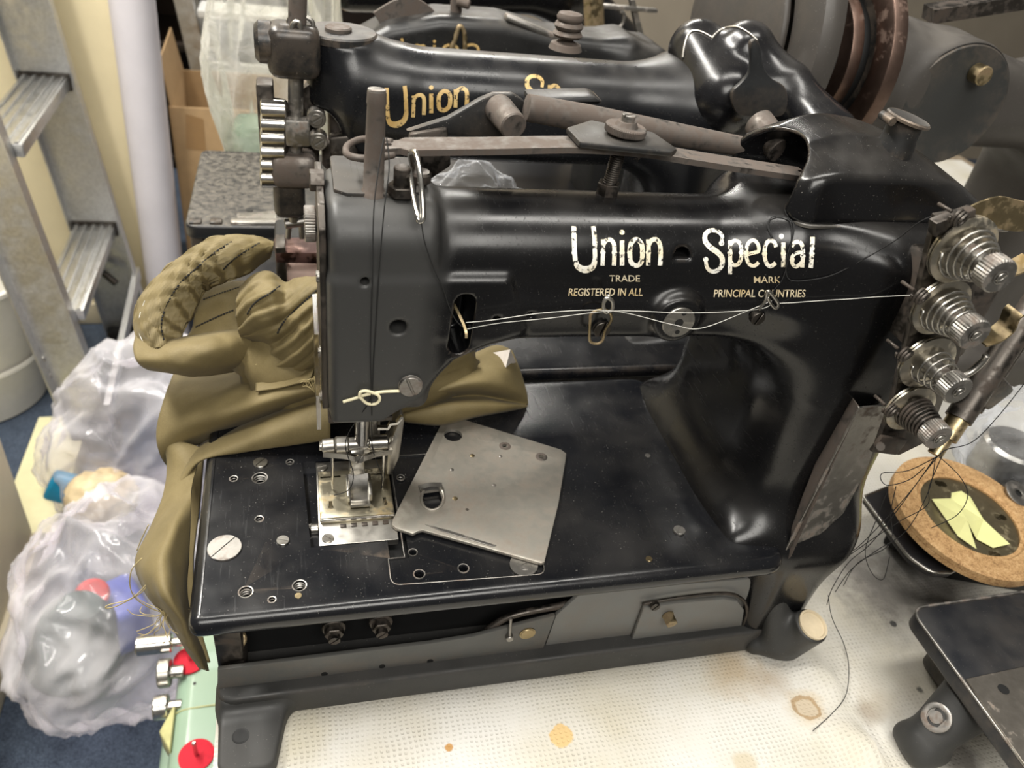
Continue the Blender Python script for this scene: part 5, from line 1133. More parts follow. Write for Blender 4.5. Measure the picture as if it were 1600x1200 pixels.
# tall clear bag beside the third machine
M['milky'] = plastic('milky_plastic_bag', (.93, .92, .87), .30, .30, .2, 30)
c = Py(398, 150, .785)
b = NB(); bmesh.ops.create_icosphere(b, subdivisions=5, radius=1)
for v in b.verts:
    p = v.co.copy(); n_ = (1 - abs(noise.noise(Vector((p.x * 2.4, p.y * 2.4, p.z * .9 + 4)))) * 2); zz = p.z
    w = .075 if zz < -.3 else .075 * (1 - .35 * (zz + .3)); v.co = Vector((c.x + .03 + p.x * w * (1 + .22 * n_) + .02 * zz, c.y + p.y * w * (1 + .2 * n_), max(.004, .26 + p.z * .27)))
tag(ob('plastic_bag', b, M['milky'], smooth=180), 'tall crumpled translucent bag standing behind the dusty bed of the third machine', 'plastic bag')
b = NB(); box(b, (c.x + .0, c.y, .061), (.06, .07, .11), .012, None, 3); tag(ob('mint_packet', b, plain('mint_plastic', (.42, .62, .48), .35), smooth=40), 'mint green packet inside the tall translucent bag', 'packet')
# cream cabinet, white bin, yellow board
CA = thing('cream_cabinet', (-.72, .44, FZ), 'cream steel cabinet at the left edge beside the plastic bags', 'cabinet')
cx = Pz(52, 830, FZ + .06); b = NB(); box(b, (cx.x - .27, cx.y - .55, (FZ + .06 - .16) / 2), (.54, 1.1, -.16 - FZ - .06), .006); ob('body', b, M['cream_cab'], CA, smooth=35)
b = NB(); box(b, (cx.x - .26, cx.y - .55, FZ + .03), (.55, 1.1, .058), .005); ob('plinth', b, M['cream_cab'], CA, smooth=35)
wq = Pz(35, 700, FZ); wm = plain('white_plastic', (.74, .72, .66), .3, var=.03)
WB = thing('white_bin', (wq.x - .13, wq.y + .20, FZ), 'white plastic bin at the left edge behind the ladder rail', 'bin')
b = NB(); lathe(b, (wq.x - .13, wq.y + .20, FZ + .001), (0, 0, 1), [(0, .13), (.004, .135), (.30, .17), (.306, .178), (.315, .178), (.316, .168), (.30, .164), (.02, .13), (.018, .001)], 64, cap=False); ob('shell', b, wm, WB, smooth=40)
b = NB(); lathe(b, (wq.x - .13, wq.y + .20, FZ + .12), (0, 0, 1), [(0, .154), (.004, .158), (.012, .158), (.016, .156)], 64, cap=False); ob('rib', b, wm, WB, smooth=40)
yb0, yb1 = Pz(100, 850, FZ), Pz(118, 690, FZ); b = NB(); box(b, ((yb0.x + yb1.x) / 2 - .04, (yb0.y + yb1.y) / 2 + .02, FZ + .02), (.10, .34, .036), .003); tag(ob('yellow_board', b, plain('pale_yellow_board', (.72, .68, .42), .5, var=.04), smooth=35), 'pale yellow board lying on the carpet between cabinet and plastic bags', 'board')
# ---- plastic carrier bags with odds and ends
def film(name, tint, cover, rough=.1):
    """thin polythene: mostly see-through, cloudy where it bunches, sharp glints"""
    m, t, b = nt(name); L = t.links; out = t.nodes['Material Output']
    tr = N(t, 'ShaderNodeBsdfTransparent'); tr.inputs[0].default_value = (*tint, 1)
    b.inputs['Base Color'].default_value = (*tint, 1); b.inputs['Roughness'].default_value = rough; b.inputs['Specular IOR Level'].default_value = .8; b.inputs['Subsurface Weight'].default_value = 0
    lw = N(t, 'ShaderNodeLayerWeight'); lw.inputs[0].default_value = .35
    k = ramp(t, nz(t, 9, 3, .5).outputs[0], [(.35, cover * .5), (.65, cover * 1.5)]).outputs[0]
    f = mul(t, mul(t, mul(t, lw.outputs['Facing'], lw.outputs['Facing']), .6), k, 'ADD'); f2 = N(t, 'ShaderNodeClamp'); L.new(f, f2.inputs[0])
    mx_ = N(t, 'ShaderNodeMixShader'); L.new(f2.outputs[0], mx_.inputs[0]); L.new(tr.outputs[0], mx_.inputs[1]); L.new(b.outputs[0], mx_.inputs[2]); L.new(mx_.outputs[0], out.inputs[0]); return m
M['bagfilm'] = film('cloudy_white_bag_film', (.95, .93, .96), .22)
def bagshape(c, s, seed, lean=(0, 0), flat=None):
    b = NB(); bmesh.ops.create_icosphere(b, subdivisions=6, radius=1)
    for v in b.verts:
        p = v.co.copy(); q = p * 1.3 + Vector((seed, seed * .7, seed * .3)); w = q + Vector((noise.noise(q * 1.2), noise.noise(q * 1.2 + Vector((9, 0, 0))), 0)) * .6
        big = noise.noise(q) * .16; cr_ = -abs(noise.noise(w * 1.7)) * .26 - abs(noise.noise(w * 3.6 + Vector((3, 3, 3)))) * .10
        p *= 1.08 + big + cr_; p = Vector((p.x * s[0] + lean[0] * p.z, p.y * s[1] + lean[1] * p.z, p.z * s[2])) + Vector(c)
        if flat is not None and p.z < flat: p.z = flat + (p.z - flat) * .02
        v.co = p
    return b
cL = Vector((-.232, .60, FZ + .125)); cU = Vector((-.245, .955, FZ + .15))
b = bagshape(cL, (.150, .20, .165), 11.3, flat=FZ + .004); tag(ob('plastic_bag', b, M['bagfilm'], smooth=180), 'cloudy plastic bag on the carpet at the lower left, holding a dark green cone', 'plastic bag', 'cloudy plastic bags on the carpet')
b = bagshape(cU, (.165, .135, .22), 23.1, (.05, 0), flat=FZ + .004); tag(ob('plastic_bag', b, M['bagfilm'], smooth=180), 'cloudy plastic bag on the carpet nearer the ladder, holding a blue packet', 'plastic bag', 'cloudy plastic bags on the carpet')
# clear bag of small parts between the machines
cb = Py(748, 272, .455); b = bagshape((.228, .405, .165), (.050, .022, .053), 5.7, flat=.1165); tag(ob('parts_bag', b, film('crinkled_clear_bag', (.96, .97, .99), .10, .06), smooth=180), 'crinkled clear parts bag lying behind the arm of the front machine', 'plastic bag')
b = NB(); spring(b, (.205, .405, .172), (1, .1, .1), .008, .008, .05, 9, .0016); tag(ob('coil_spring', b, M['steel'], smooth=180), 'steel coil spring inside the crinkled clear parts bag', 'spring')
def inbag(px, py, y): return Py(px, py, y)
q = inbag(108, 1020, .56); b = NB(); lathe(b, (q.x, q.y, FZ + .03), (.25, .1, 1), [(0, .064), (.01, .068), (.10, .052), (.13, .03), (.132, .01)], 48); tag(ob('thread_cone', b, plain('dark_green_thread', (.012, .035, .032), .6, var=.3, scale=200), smooth=40), 'dark green thread cone inside the lower plastic bag', 'thread cone')
q = inbag(150, 985, .60); b = NB(); lathe(b, (q.x, q.y + .02, FZ + .12), (.3, -.5, .6), [(0, .02), (.004, .024), (.03, .024), (.034, .02)], 36); tag(ob('red_lid', b, plain('red_plastic', (.62, .03, .03), .3), smooth=40), 'round red lid inside the lower plastic bag', 'lid')
q = inbag(205, 1020, .62); b = NB(); box(b, (q.x, q.y, FZ + .06), (.075, .09, .10), .014, Matrix.Rotation(.5, 3, 'Z').to_4x4(), 3); tag(ob('blue_packet', b, plain('dull_blue_packet', (.10, .13, .42), .4), smooth=40), 'dull blue packet at the right inside the lower plastic bag', 'packet')
q = inbag(122, 768, .875)
b = NB(); box(b, (q.x, q.y, q.z), (.10, .03, .06), .008, Matrix.Rotation(.5, 3, 'Y').to_4x4(), 3); pk_ = ob('snack_packet', b, plain('bright_blue_packet', (.01, .27, .48), .3, var=.1), smooth=40); tag(pk_, 'bright blue packet with red and white print in the upper plastic bag', 'packet')
b = NB(); bm_ = Matrix.Rotation(.5, 3, 'Y').to_4x4()
for k, (dx, dz, sx, sz) in enumerate(((.02, .012, .026, .02), (.03, -.006, .02, .026))): box(b, q + Vector((dx, -.0155, dz)), (sx, .002, sz), .0006, bm_)
mm, t, bb = nt('printed_red_white_blue'); t.links.new(ramp(t, nz(t, 60, 1).outputs[0], [(.42, (.03, .05, .4)), (.48, (.75, .75, .78)), (.56, (.6, .05, .08))]).outputs[0], bb.inputs['Base Color']); o_ = ob('packet_print', b, mm); o_.data.transform(Matrix.Translation(o_.location - pk_.location)); o_.location = (0, 0, 0); o_.parent = pk_
q = inbag(175, 870, .80); b = blob((q.x + .01, q.y, FZ + .16), (.05, .04, .04), .2, 2.5, 31, 4); tag(ob('beige_bundle', b, plain('beige_paper', (.55, .44, .27), .6, var=.2, scale=40), smooth=180), 'beige crumpled paper bundle between the two cloudy bags', 'paper')
# ---- mint green domestic machine on the floor beside the bench
mint = plain('mint_green_enamel', (.29, .40, .30), .22, var=.03, scale=8, **{'Coat Weight': .3})
zt_ = -.40
GX = Pz(285, 1190, zt_).x
g0, g1 = Pz(282, 1240, zt_), Pz(285, 985, zt_)
MG = thing('mint_sewing_machine', (g0.x, (g0.y + g1.y) / 2, FZ), 'mint green domestic sewing machine on the floor by the bench, red felt pads on top', 'sewing machine')
xa = (Pz(262, 1150, zt_).x); wdt = .10
f = su(.015, bnds(xa, xa + wdt, g0.y - .12, g1.y + .02, zt_ - .085, zt_, .022), bnds(xa + .004, xa + wdt - .002, g1.y - .055, g1.y + .018, zt_ - .23, zt_, .02), bnds(xa + .0, xa + wdt, g0.y - .12, g0.y - .03, FZ + .04, zt_, .02))
me = sdf_mesh(f, (xa - .02, g0.y - .14, FZ + .02), (xa + wdt + .02, g1.y + .05, zt_ + .01), .003); bgm = bvh_of(me); gbody = ob('body', me, mint, MG)
b = NB(); box(b, (xa + .03, (g0.y + g1.y) / 2 - .05, FZ + .022), (.18, g1.y - g0.y + .16, .042), .008, None, 3); ob('machine_bed', b, mint, MG, smooth=40)
felt = plain('red_felt', (.55, .012, .03), .85, var=.1, scale=300)
for px, py in ((307, 1181), (297, 1033)):
    q = Pz(px, py, zt_); h = bgm.ray_cast(Vector((q.x, q.y, zt_ + .1)), Vector((0, 0, -1))); z_ = h[0].z if h[0] else zt_
    b = NB(); lathe(b, (q.x, q.y, z_ - .0006), (0, 0, 1), [(0, .019), (.0026, .019), (.003, .018), (.003, .001)], 40); fe = ob('felt_pad', b, felt, MG, smooth=40)
    b = NB(); cyl(b, (q.x, q.y, z_ + .001), (q.x, q.y, z_ + .028), .0024, bev=.0008); ob('spool_pin', b, M['bright'], MG, smooth=40)
q = Pz(304, 1068, zt_); b = NB(); cyl(b, (q.x, q.y, zt_ - .0005), (q.x, q.y, zt_ + .0003), .002); ob('oil_hole', b, M['black'], gbody)
yy = Pz(290, 1108, zt_).y
b = NB(); tube(b, [(xa - .0006, yy, zt_ - .06), (xa - .0006, yy, zt_ - .02), (xa + .008, yy, zt_ - .004), (xa + .03, yy, zt_ + .0006), (xa + wdt - .03, yy, zt_ + .0006)], .001, 6, smooth=5); ob('casing_seam', b, plain('yellowed_seam', (.42, .42, .2), .5), gbody, smooth=180)
for px, py, r, l in ((252, 1105, .014, .016), (256, 1052, .017, .014), (258, 1005, .012, .04)):
    q = Px(px, py, xa - .012); b = NB(); cyl(b, (xa - .004, q.y, q.z), (xa - .004 - l, q.y, q.z), r, bev=.0015, n=32); cyl(b, (xa + .01, q.y, q.z), (xa - .01, q.y, q.z), r * .45); ob('chrome_dial', b, M['bright'] if r < .015 else M['steel'], MG, smooth=40)
q = Px(253, 1150, xa - .01); b = NB(); prism(b, [(xa + .004, q.y - .03, q.z + .02), (xa - .012, q.y, q.z + .01), (xa + .004, q.y + .03, q.z + .02)], (0, 0, -.035), bev=.002); ob('yellowed_lever', b, plain('yellowed_plastic', (.52, .50, .24), .4), MG, smooth=35)
# ================================================================== loose slide plate on the bed
zs_ = ZB + .0006
b = NB(); pl_px = [(690, 664), (703, 657), (718, 657), (876, 706), (884, 712), (883, 722), (872, 790), (850, 882), (845, 884), (660, 832), (652, 834), (645, 838), (618, 829), (612, 823), (613, 816)]
prism(b, [Pz(*p, zs_) for p in pl_px], (0, 0, .0024), bev=.0005)
SP = ob('slide_plate', b, None, smooth=35)
m, t, bb = nt('worn_nickel_plate'); n1 = nz(t, 160, 6, .7); n2 = nz(t, 34, 4)
k = ramp(t, mul(t, mul(t, n1.outputs[0], .55), mul(t, n2.outputs[0], .45), 'ADD'), [(.42, 0.), (.72, 1.)]).outputs[0]
t.links.new(mixc(t, k, (.43, .41, .36), (.28, .225, .18)), bb.inputs['Base Color']); t.links.new(mul(t, mul(t, k, -.35), .8, 'ADD'), bb.inputs['Metallic']); t.links.new(mul(t, mul(t, k, .15), .44, 'ADD'), bb.inputs['Roughness']); SP.data.materials.append(m)
tag(SP, 'loose worn nickel slide plate with holes, lying askew on the bed of the front machine', 'metal plate')
def pz(px, py): return Pz(px, py, zs_ + .0024)
def vhole(px, py, r, d=.02): p = pz(px, py); return cyl(NB(), p - Vector((0, 0, d)), p + Vector((0, 0, d)), r, n=28)
cuts = [vhole(708, 680, .0066), vhole(788, 696, .0019), vhole(846, 714, .0019), vhole(730, 796, .0011)]
b = NB(); prism(b, [pz(*p) + Vector((0, 0, -.02)) for p in ((656, 768), (686, 764), (694, 786), (672, 798), (664, 790))], (0, 0, .04)); cuts.append(b)
# the plate sits with its origin at its foot, so move the cutters with it
for cb_ in cuts: bmesh.ops.translate(cb_, vec=-SP.location, verts=cb_.verts)
loc = SP.location.copy(); SP.location = (0, 0, 0); bpy.context.view_layer.update(); bool_cut(SP, cuts); SP.location = loc
def sp_part(name, b, mat, smooth=40):
    o = ob(name, b, mat, smooth=smooth); o.data.transform(Matrix.Translation(o.location - loc)); o.location = (0, 0, 0); o.parent = SP; return o
c = pz(676, 778); b = NB()
ring_ = [c + Vector((.0074 * math.cos(a), .0112 * math.sin(a), 0)) for a in np.linspace(0, 2 * math.pi, 25)[:-1]]
tube(b, [Matrix.Rotation(-.25, 3, 'Z') @ (p - c) + c for p in ring_], .0011, 8, closed=True); sp_part('raised_oval_rim', b, m)
b = NB(); tube(b, [pz(655, 766) + Vector((0, 0, .0012)), pz(672, 763) + Vector((0, 0, .002)), pz(690, 762) + Vector((0, 0, .0012))], .002, flat=(.004, .003), smooth=4, up=(0, 0, 1)); sp_part('bent_lip', b, M['dull'])
for px, py, r, mt in ((738, 712, .0017, 'brass'), (711, 779, .0018, 'brass'), (706, 734, .0014, 'dull'), (772, 758, .0014, 'dull'), (782, 713, .0011, 'dull')):
    b = NB(); lathe(b, pz(px, py) - Vector((0, 0, .0003)), (0, 0, 1), [(0, r), (.0005, r), (.0008, r * .6), (.0008, .0001)], 18); sp_part('rivet', b, M[mt])
for px, py in ((789, 697), (846, 714)):
    b = NB(); lathe(b, pz(px, py), (0, 0, 1), [(-.0002, .002), (.0004, .002), (.0005, .0032), (.0002, .0042), (-.0002, .0045)], 22, cap=False); sp_part('rough_hole_rim', b, M['rusty'])
b = NB(); prism(b, [pz(*p) for p in ((664, 820), (700, 829), (776, 853), (770, 855), (690, 831))], (0, 0, .0007), bev=.0002, seg=1); sp_part('ridge', b, M['dull'])
# washers left in the sunk corner of the bed
p = Pz(818, 884, ZB - .001); b = NB(); lathe(b, p, (0, 0, 1), [(0, .0022), (0, .0088), (.0012, .0088), (.0012, .0022)], 36, cap=False); slotted(b, p + Vector((.0005, 0, .0003)), (0, 0, 1), .0045, .001, .12, .4); ob('slot_screw', b, M['dull'], M1, smooth=35)
# ================================================================== olive drab garment
m, t, bb = nt('olive_cotton_sateen'); L = t.links
n1 = nz(t, 900, 3, .7); n2 = nz(t, 26, 4)
cc_ = ramp(t, mul(t, mul(t, n1.outputs[0], .35), mul(t, n2.outputs[0], .65), 'ADD'), [(.3, (.108, .082, .032)), (.55, (.155, .119, .049)), (.75, (.195, .152, .068))]).outputs[0]
L.new(cc_, bb.inputs['Base Color']); bb.inputs['Roughness'].default_value = .72; bb.inputs['Sheen Weight'].default_value = .04; bb.inputs['Sheen Roughness'].default_value = .4
bump(t, bb, n1.outputs[0], .25, .0005); M['olive'] = m
GA = thing('olive_garment', (.02, .17, ZB), 'olive drab cotton garment with black stitching, heaped behind the head and hanging off the bed', 'garment')
def wr(amp, fr, seed, dirv=(0, -.7, .7), edge=True, gather=None):
    d = Vector(dirv).normalized()
    def f(p, u, v):
        q = p * fr + Vector((seed * 3.7, seed, 0)); a = (1 - abs(noise.noise(q)) * 2.2) * .6 + noise.noise(q * 2.1) * .5
        w = min(1, 5 * min(u, 1 - u) + .25) if edge else 1
        r = p + d * amp * a * w
        if gather:
            n_, ga, sk = gather; ph = 2 * math.pi * (n_ * (u + sk * v) + (.22 if n_ > 8 else .6) * noise.noise(p * 24)); g_ = (math.sin(ph) + .35 * math.sin(2.3 * ph + 1)) * (.35 + .65 * math.sin(math.pi * v)) * (.85 + .5 * noise.noise(p * 22 + Vector((5, 5, 5))))
            r = r + d * ga * g_
        return r
    return f
def sheet(name, rows, nu=8, nv=8, amp=.0025, fr=55, seed=1, dirv=(0, -.7, .7), th=.0012, conv=Py, gather=None):
    b = grid_surf([[conv(*c) for c in r] for r in rows], nu, nv, wr(amp, fr, seed, dirv, True, gather))
    o = ob(name, b, M['olive'], GA, smooth=180); s = o.modifiers.new('thickness', 'SOLIDIFY'); s.thickness = th; s.offset = 0
    return o
# flap over the bed and the roll above it
f1 = sheet('fabric_fold', [
 [(275, 575, .23), (330, 582, .22), (390, 580, .21), (450, 572, .19), (516, 575, .165)],
 [(258, 620, .185), (320, 612, .18), (390, 600, .175), (450, 585, .165), (516, 585, .150)],
 [(245, 672, .165), (310, 650, .158), (380, 632, .150), (450, 615, .145), (516, 600, .140)],
 [(250, 710, .160), (300, 680, .160), (370, 655, .152), (450, 630, .150), (516, 612, .146)],
 [(262, 730, .172), (295, 702, .178), (370, 668, .172), (450, 640, .166), (516, 620, .160)]], amp=.0022, fr=38, seed=2)
f2 = sheet('bed_fold', [
 [(285, 720, .180), (320, 690, .178), (380, 662, .172), (450, 636, .166), (516, 615, .158)],
 [(278, 735, .150), (312, 700, .156), (380, 672, .150), (450, 645, .146), (516, 628, .140)],
 [(274, 765, .128), (305, 716, .140), (380, 690, .136), (450, 668, .134), (516, 655, .130)],
 [(276, 790, .122), (306, 724, .134), (380, 705, .133), (450, 694, .132), (516, 684, .128)],
 [(284, 795, .130), (310, 723, .138), (380, 704, .137), (450, 693, .136), (516, 683, .132)]], amp=.0015, fr=38, seed=3)
f3 = sheet('hanging_fold', [
 [(250, 665, .17), (268, 680, .165), (288, 690, .160), (312, 700, .155)],
 [(262, 722, .155), (276, 735, .142), (292, 735, .136), (308, 726, .140)],
 [(256, 772, .13), (270, 780, .115), (285, 778, .110), (300, 760, .118)],
 [(236, 825, .10), (255, 822, .085), (275, 815, .08), (297, 805, .092)],
 [(212, 878, .075), (236, 882, .05), (262, 872, .05), (294, 870, .07)],
 [(228, 925, .06), (245, 925, .035), (268, 922, .028), (292, 928, .052)],
 [(262, 968, .05), (272, 965, .03), (286, 968, .022), (304, 985, .042)],
 [(288, 1010, .045), (295, 1012, .03), (305, 1015, .028), (318, 1020, .040)],
 [(312, 1042, .045), (316, 1044, .038), (320, 1046, .036), (326, 1048, .042)]], amp=.0022, fr=36, seed=4, dirv=(-.5, -.7, .2), nu=10, nv=10)
f3b = sheet('hanging_fold', [
 [(283, 700, .20), (300, 705, .19), (318, 715, .18)],
 [(281, 800, .165), (297, 798, .158), (312, 790, .155)],
 [(262, 890, .14), (280, 885, .13), (302, 880, .125)],
 [(275, 960, .12), (290, 955, .11), (308, 960, .10)],
 [(300, 1025, .10), (312, 1030, .09), (328, 1035, .08)]], amp=.001, fr=30, seed=5)
# the long roll of cloth
f4 = sheet('rolled_fold', [
 [(214, 520, .215), (270, 528, .205), (330, 520, .20), (375, 514, .215), (425, 510, .225)],
 [(209, 540, .185), (270, 540, .168), (330, 528, .170), (380, 520, .188), (430, 516, .205)],
 [(213, 562, .165), (270, 562, .155), (330, 548, .156), (385, 538, .176), (440, 532, .195)],
 [(232, 577, .170), (280, 580, .158), (335, 573, .160), (390, 562, .178), (445, 555, .195)],
 [(262, 580, .200), (300, 588, .185), (345, 584, .185), (395, 575, .195), (450, 572, .205)]], amp=.0032, fr=55, seed=6)
# gathered waistband looping up at the back
wb_rows = [[(428, 379, .250), (427, 384, .235), (426, 389, .232), (422, 402, .245)], [(390, 368, .255), (385, 380, .225), (382, 396, .215), (392, 424, .235)], [(335, 371, .255), (335, 390, .220), (338, 412, .208), (362, 438, .228)], [(292, 394, .250), (300, 412, .215), (310, 434, .205), (330, 448, .226)], [(248, 430, .240), (266, 446, .205), (284, 460, .200), (312, 470, .222)], [(218, 466, .228), (240, 478, .195), (262, 490, .192), (296, 502, .214)], [(209, 510, .215), (230, 512, .182), (252, 516, .180), (284, 524, .205)], [(222, 545, .195), (240, 545, .172), (255, 543, .170), (275, 541, .195)]]
f5 = sheet('gathered_waistband', wb_rows, nu=16, nv=12, amp=.0016, fr=40, seed=7, gather=(17, .0036, .25))
# inner layer between band and ruffle
f6 = sheet('fabric_layer', [
 [(318, 450, .245), (350, 442, .243), (400, 438, .240), (440, 440, .235)],
 [(306, 485, .225), (350, 470, .222), (400, 465, .220), (440, 468, .215)],
 [(300, 515, .215), (350, 505, .208), (400, 500, .205), (440, 505, .195)],
 [(285, 535, .205), (340, 528, .2), (400, 522, .195), (440, 530, .185)]], amp=.0018, fr=60, seed=8)
f7 = sheet('gathered_ruffle', [
 [(376, 448, .215), (400, 428, .212), (422, 425, .208), (445, 442, .2), (462, 436, .195), (490, 434, .185), (518, 434, .175)],
 [(370, 470, .190), (398, 452, .178), (424, 450, .174), (446, 462, .175), (470, 455, .172), (495, 452, .166), (518, 452, .162)],
 [(370, 498, .178), (398, 486, .165), (424, 488, .160), (446, 492, .162), (472, 486, .158), (496, 486, .154), (518, 486, .152)],
 [(374, 520, .176), (400, 518, .166), (420, 525, .162), (440, 530, .160), (470, 524, .150), (496, 522, .147), (518, 522, .145)],
 [(378, 527, .182), (404, 535, .176), (420, 548, .172), (430, 570, .162), (462, 562, .150), (494, 556, .146), (518, 552, .144)],
 [(386, 530, .19), (410, 540, .186), (424, 556, .180), (432, 582, .168), (465, 585, .158), (495, 575, .152), (518, 570, .150)]], amp=.0034, fr=55, seed=9, nu=14, nv=12, gather=(3.5, .0030, 1.5))
f8 = sheet('torn_flap', [
 [(400, 590, .175), (440, 583, .165), (470, 576, .160), (492, 571, .155)],
 [(400, 600, .160), (440, 598, .152), (470, 592, .148), (490, 580, .147)],
 [(400, 612, .152), (440, 606, .147), (470, 598, .143), (482, 600, .143)]], amp=.0012, fr=60, seed=10)
# corner showing to the right of the head, under the arm
f9 = sheet('fabric_fold', [
 [(650, 600, .20), (700, 570, .205), (740, 553, .205), (775, 540, .205), (800, 548, .200)],
 [(640, 612, .172), (695, 588, .175), (745, 572, .175), (785, 565, .178), (812, 578, .185)],
 [(634, 628, .155), (700, 606, .152), (750, 600, .155), (795, 604, .162), (822, 612, .176)],
 [(632, 640, .160), (700, 622, .166), (750, 618, .170), (795, 626, .172), (825, 631, .177)],
 [(630, 648, .150), (700, 634, .148), (750, 630, .152), (795, 633, .160), (826, 635, .175)],
 [(632, 658, .150), (690, 660, .145), (740, 648, .150), (790, 641, .160), (822, 637, .176)],
 [(640, 660, .165), (692, 664, .160), (742, 652, .165), (790, 643, .170), (820, 637, .180)]], amp=.0018, fr=40, seed=12)
bv9 = bvh_of(f9.data)
def on9(x, y): d = Vector(_ray(x, y)).normalized(); h = bv9.ray_cast(Vector(CAM), d); return h[0] - d * .0012 if h[0] else Py(x, y, .178)
b = NB(); prism(b, [on9(*p) for p in ((770, 551), (797, 546), (806, 566), (790, 574))], (0, -.0006, .0004)); ob('pale_tab', b, plain('pale_satin_tab', (.62, .57, .52), .3, var=.1, scale=90), f9)
b = blob((.105, .178, ZB + .040), (.075, .030, .040), .12, 2.0, 40, 4); ob('fabric_fold', b, M['olive'], GA, smooth=180)
# black chain stitching, laid on the cloth
def stitch(par, pts, n, r=.0006, frac=.68, lift=.0012, name='stitching', mat='thread_black'):
    me = par.data; bv = bvh_of(me); P = cr([(x, y, 0) for x, y in pts], 24); Ls = [0]
    for i in range(1, len(P)): Ls.append(Ls[-1] + (P[i] - P[i - 1]).length)
    def at(s):
        s = max(0, min(1, s)) * Ls[-1]
        for i in range(1, len(P)):
            if Ls[i] >= s: k = (s - Ls[i - 1]) / max(Ls[i] - Ls[i - 1], 1e-9); return P[i - 1].lerp(P[i], k)
        return P[-1]
    def on(p):
        d = Vector(_ray(p.x, p.y)).normalized(); h = bv.ray_cast(Vector(CAM), d); return h[0] - d * lift if h[0] else None
    b = NB(); cnt_ = 0
    for k in range(n):
        pts3 = [on(at((k + frac * j / 3) / n)) for j in range(4)]
        if any(p is None for p in pts3): continue
        if max((pts3[j] - pts3[j + 1]).length for j in range(3)) > .02: continue
        tube(b, pts3, r, 6); cnt_ += 1
    if cnt_: o = ob(name, b, M[mat], par); o['kind'] = 'stuff'
    else: b.free()
stitch(f5, [(362, 378), (335, 395), (308, 418), (282, 442), (262, 474), (252, 505), (256, 533)], 34)
stitch(f5, [(405, 380), (378, 396), (362, 408), (348, 422)], 16)
stitch(f5, [(226, 470), (217, 500), (219, 525), (232, 545)], 30, .0003, 1.0, .001, 'selvedge_thread', 'thread_pale')
stitch(f6, [(318, 468), (345, 458), (383, 446)], 16)
stitch(f6, [(306, 511), (335, 497), (366, 484)], 14)
stitch(f7, [(512, 432), (496, 452), (476, 470), (455, 490), (440, 508), (433, 522)], 26)
stitch(f7, [(437, 447), (422, 458), (405, 468), (394, 478), (386, 492)], 16)
# frayed threads
def fray(par, name, px, py, y, n, L_, seed, mat='olive'):
    rnd = random.Random(seed); b = NB()
    for k in range(n):
        p = Py(px + rnd.uniform(-6, 6), py + rnd.uniform(-4, 4), y); pts = [p]; d = Vector((rnd.uniform(-1, 1), rnd.uniform(-.6, .2), rnd.uniform(-1, .2)))
        for j in range(5): d = (d + Vector((rnd.uniform(-.8, .8), rnd.uniform(-.4, .4), rnd.uniform(-.9, .5)))).normalized(); pts.append(pts[-1] + d * L_ / 5)
        tube(b, pts, .00025, 5, smooth=3)
    o = ob(name, b, M[mat], par); o['kind'] = 'stuff'
M['fray'] = plain('pale_olive_fray', (.36, .29, .14), .8)
fray(f7, 'frayed_edge', 424, 553, .172, 14, .016, 1, 'fray'); fray(f7, 'frayed_edge', 392, 532, .182, 8, .010, 2, 'fray'); fray(f8, 'frayed_edge', 488, 592, .142, 18, .010, 3, 'fray'); fray(f3, 'frayed_edge', 258, 957, .04, 16, .022, 4, 'fray')
b = NB()
for pts in (((222, 872), (206, 890), (203, 915), (212, 935), (235, 950), (258, 958)), ((230, 912), (205, 935), (170, 945), (166, 950), (182, 947), (215, 930), (228, 918)), ((232, 820), (222, 840), (214, 860))):
    tube(b, [Py(x, y, .045) for x, y in pts], .00035, 5, smooth=6)
o = ob('loose_thread_end', b, M['fray'], f3, smooth=180); o['kind'] = 'stuff'
# pale pink spool in the opening under the reddish plate
pc = Py(482, 425, .335); b = NB(); cyl(b, pc + Vector((-.019, 0, -.002)), pc + Vector((.019, 0, -.002)), .017, n=40)
PS = thing('thread_spool', pc - Vector((0, 0, .02)), 'pale pink thread spool in the opening under the reddish plate, above the garment', 'spool')
ob('thread_winding', b, plain('pale_pink_thread', (.86, .62, .53), .6, var=.06, scale=300), PS, smooth=40)
b = NB()
for s in (-1, 1): cyl(b, pc + Vector((s * .019, 0, -.002)), pc + Vector((s * .022, 0, -.002)), .0195, bev=.001, n=40)
ob('flange', b, plain('white_spool_flange', (.7, .68, .62), .4), PS, smooth=40)
b = NB(); box(b, pc + Vector((0, .002, -.032)), (.046, .03, .02), .002); cyl(b, (pc.x, pc.y, .116), (pc.x, pc.y, pc.z - .03), .008); ob('spool_rest', b, M['dark'], PS, smooth=35)
# ================================================================== loose threads
def strand(name, pts, r, mat, label, group=None, sm=8):
    b = NB(); tube(b, pts, r, 6, smooth=sm); return tag(ob(name, b, mat, smooth=180), label, 'thread', group)
yt = YF - .0075
strand('pale_thread', [Py(1432, 461, .016), armpx(1370, 464, .003), armpx(1330, 467, .003), armpx(1280, 470, .003), armpx(1240, 473, .003), Py(1210, 475, yt), Py(1180, 484, yt), Py(1080, 489, yt), Py(960, 486, yt), Py(860, 497, yt), Py(780, 505, yt), Py(730, 514, YF - .006)], .00022, M['thread_pale'], 'pale thread running from the second tension disc across the arm to the slot')
strand('pale_thread', [Py(1206, 470, yt), Py(1165, 487, yt), Py(1095, 513, yt), Py(1050, 507, yt), Py(958, 486, yt), Py(860, 488, yt), Py(770, 500, yt), Py(728, 504, YF - .006)], .00022, M['thread_pale'], 'pale thread dipping across the steel disc on the arm')
yh = YF - .0025
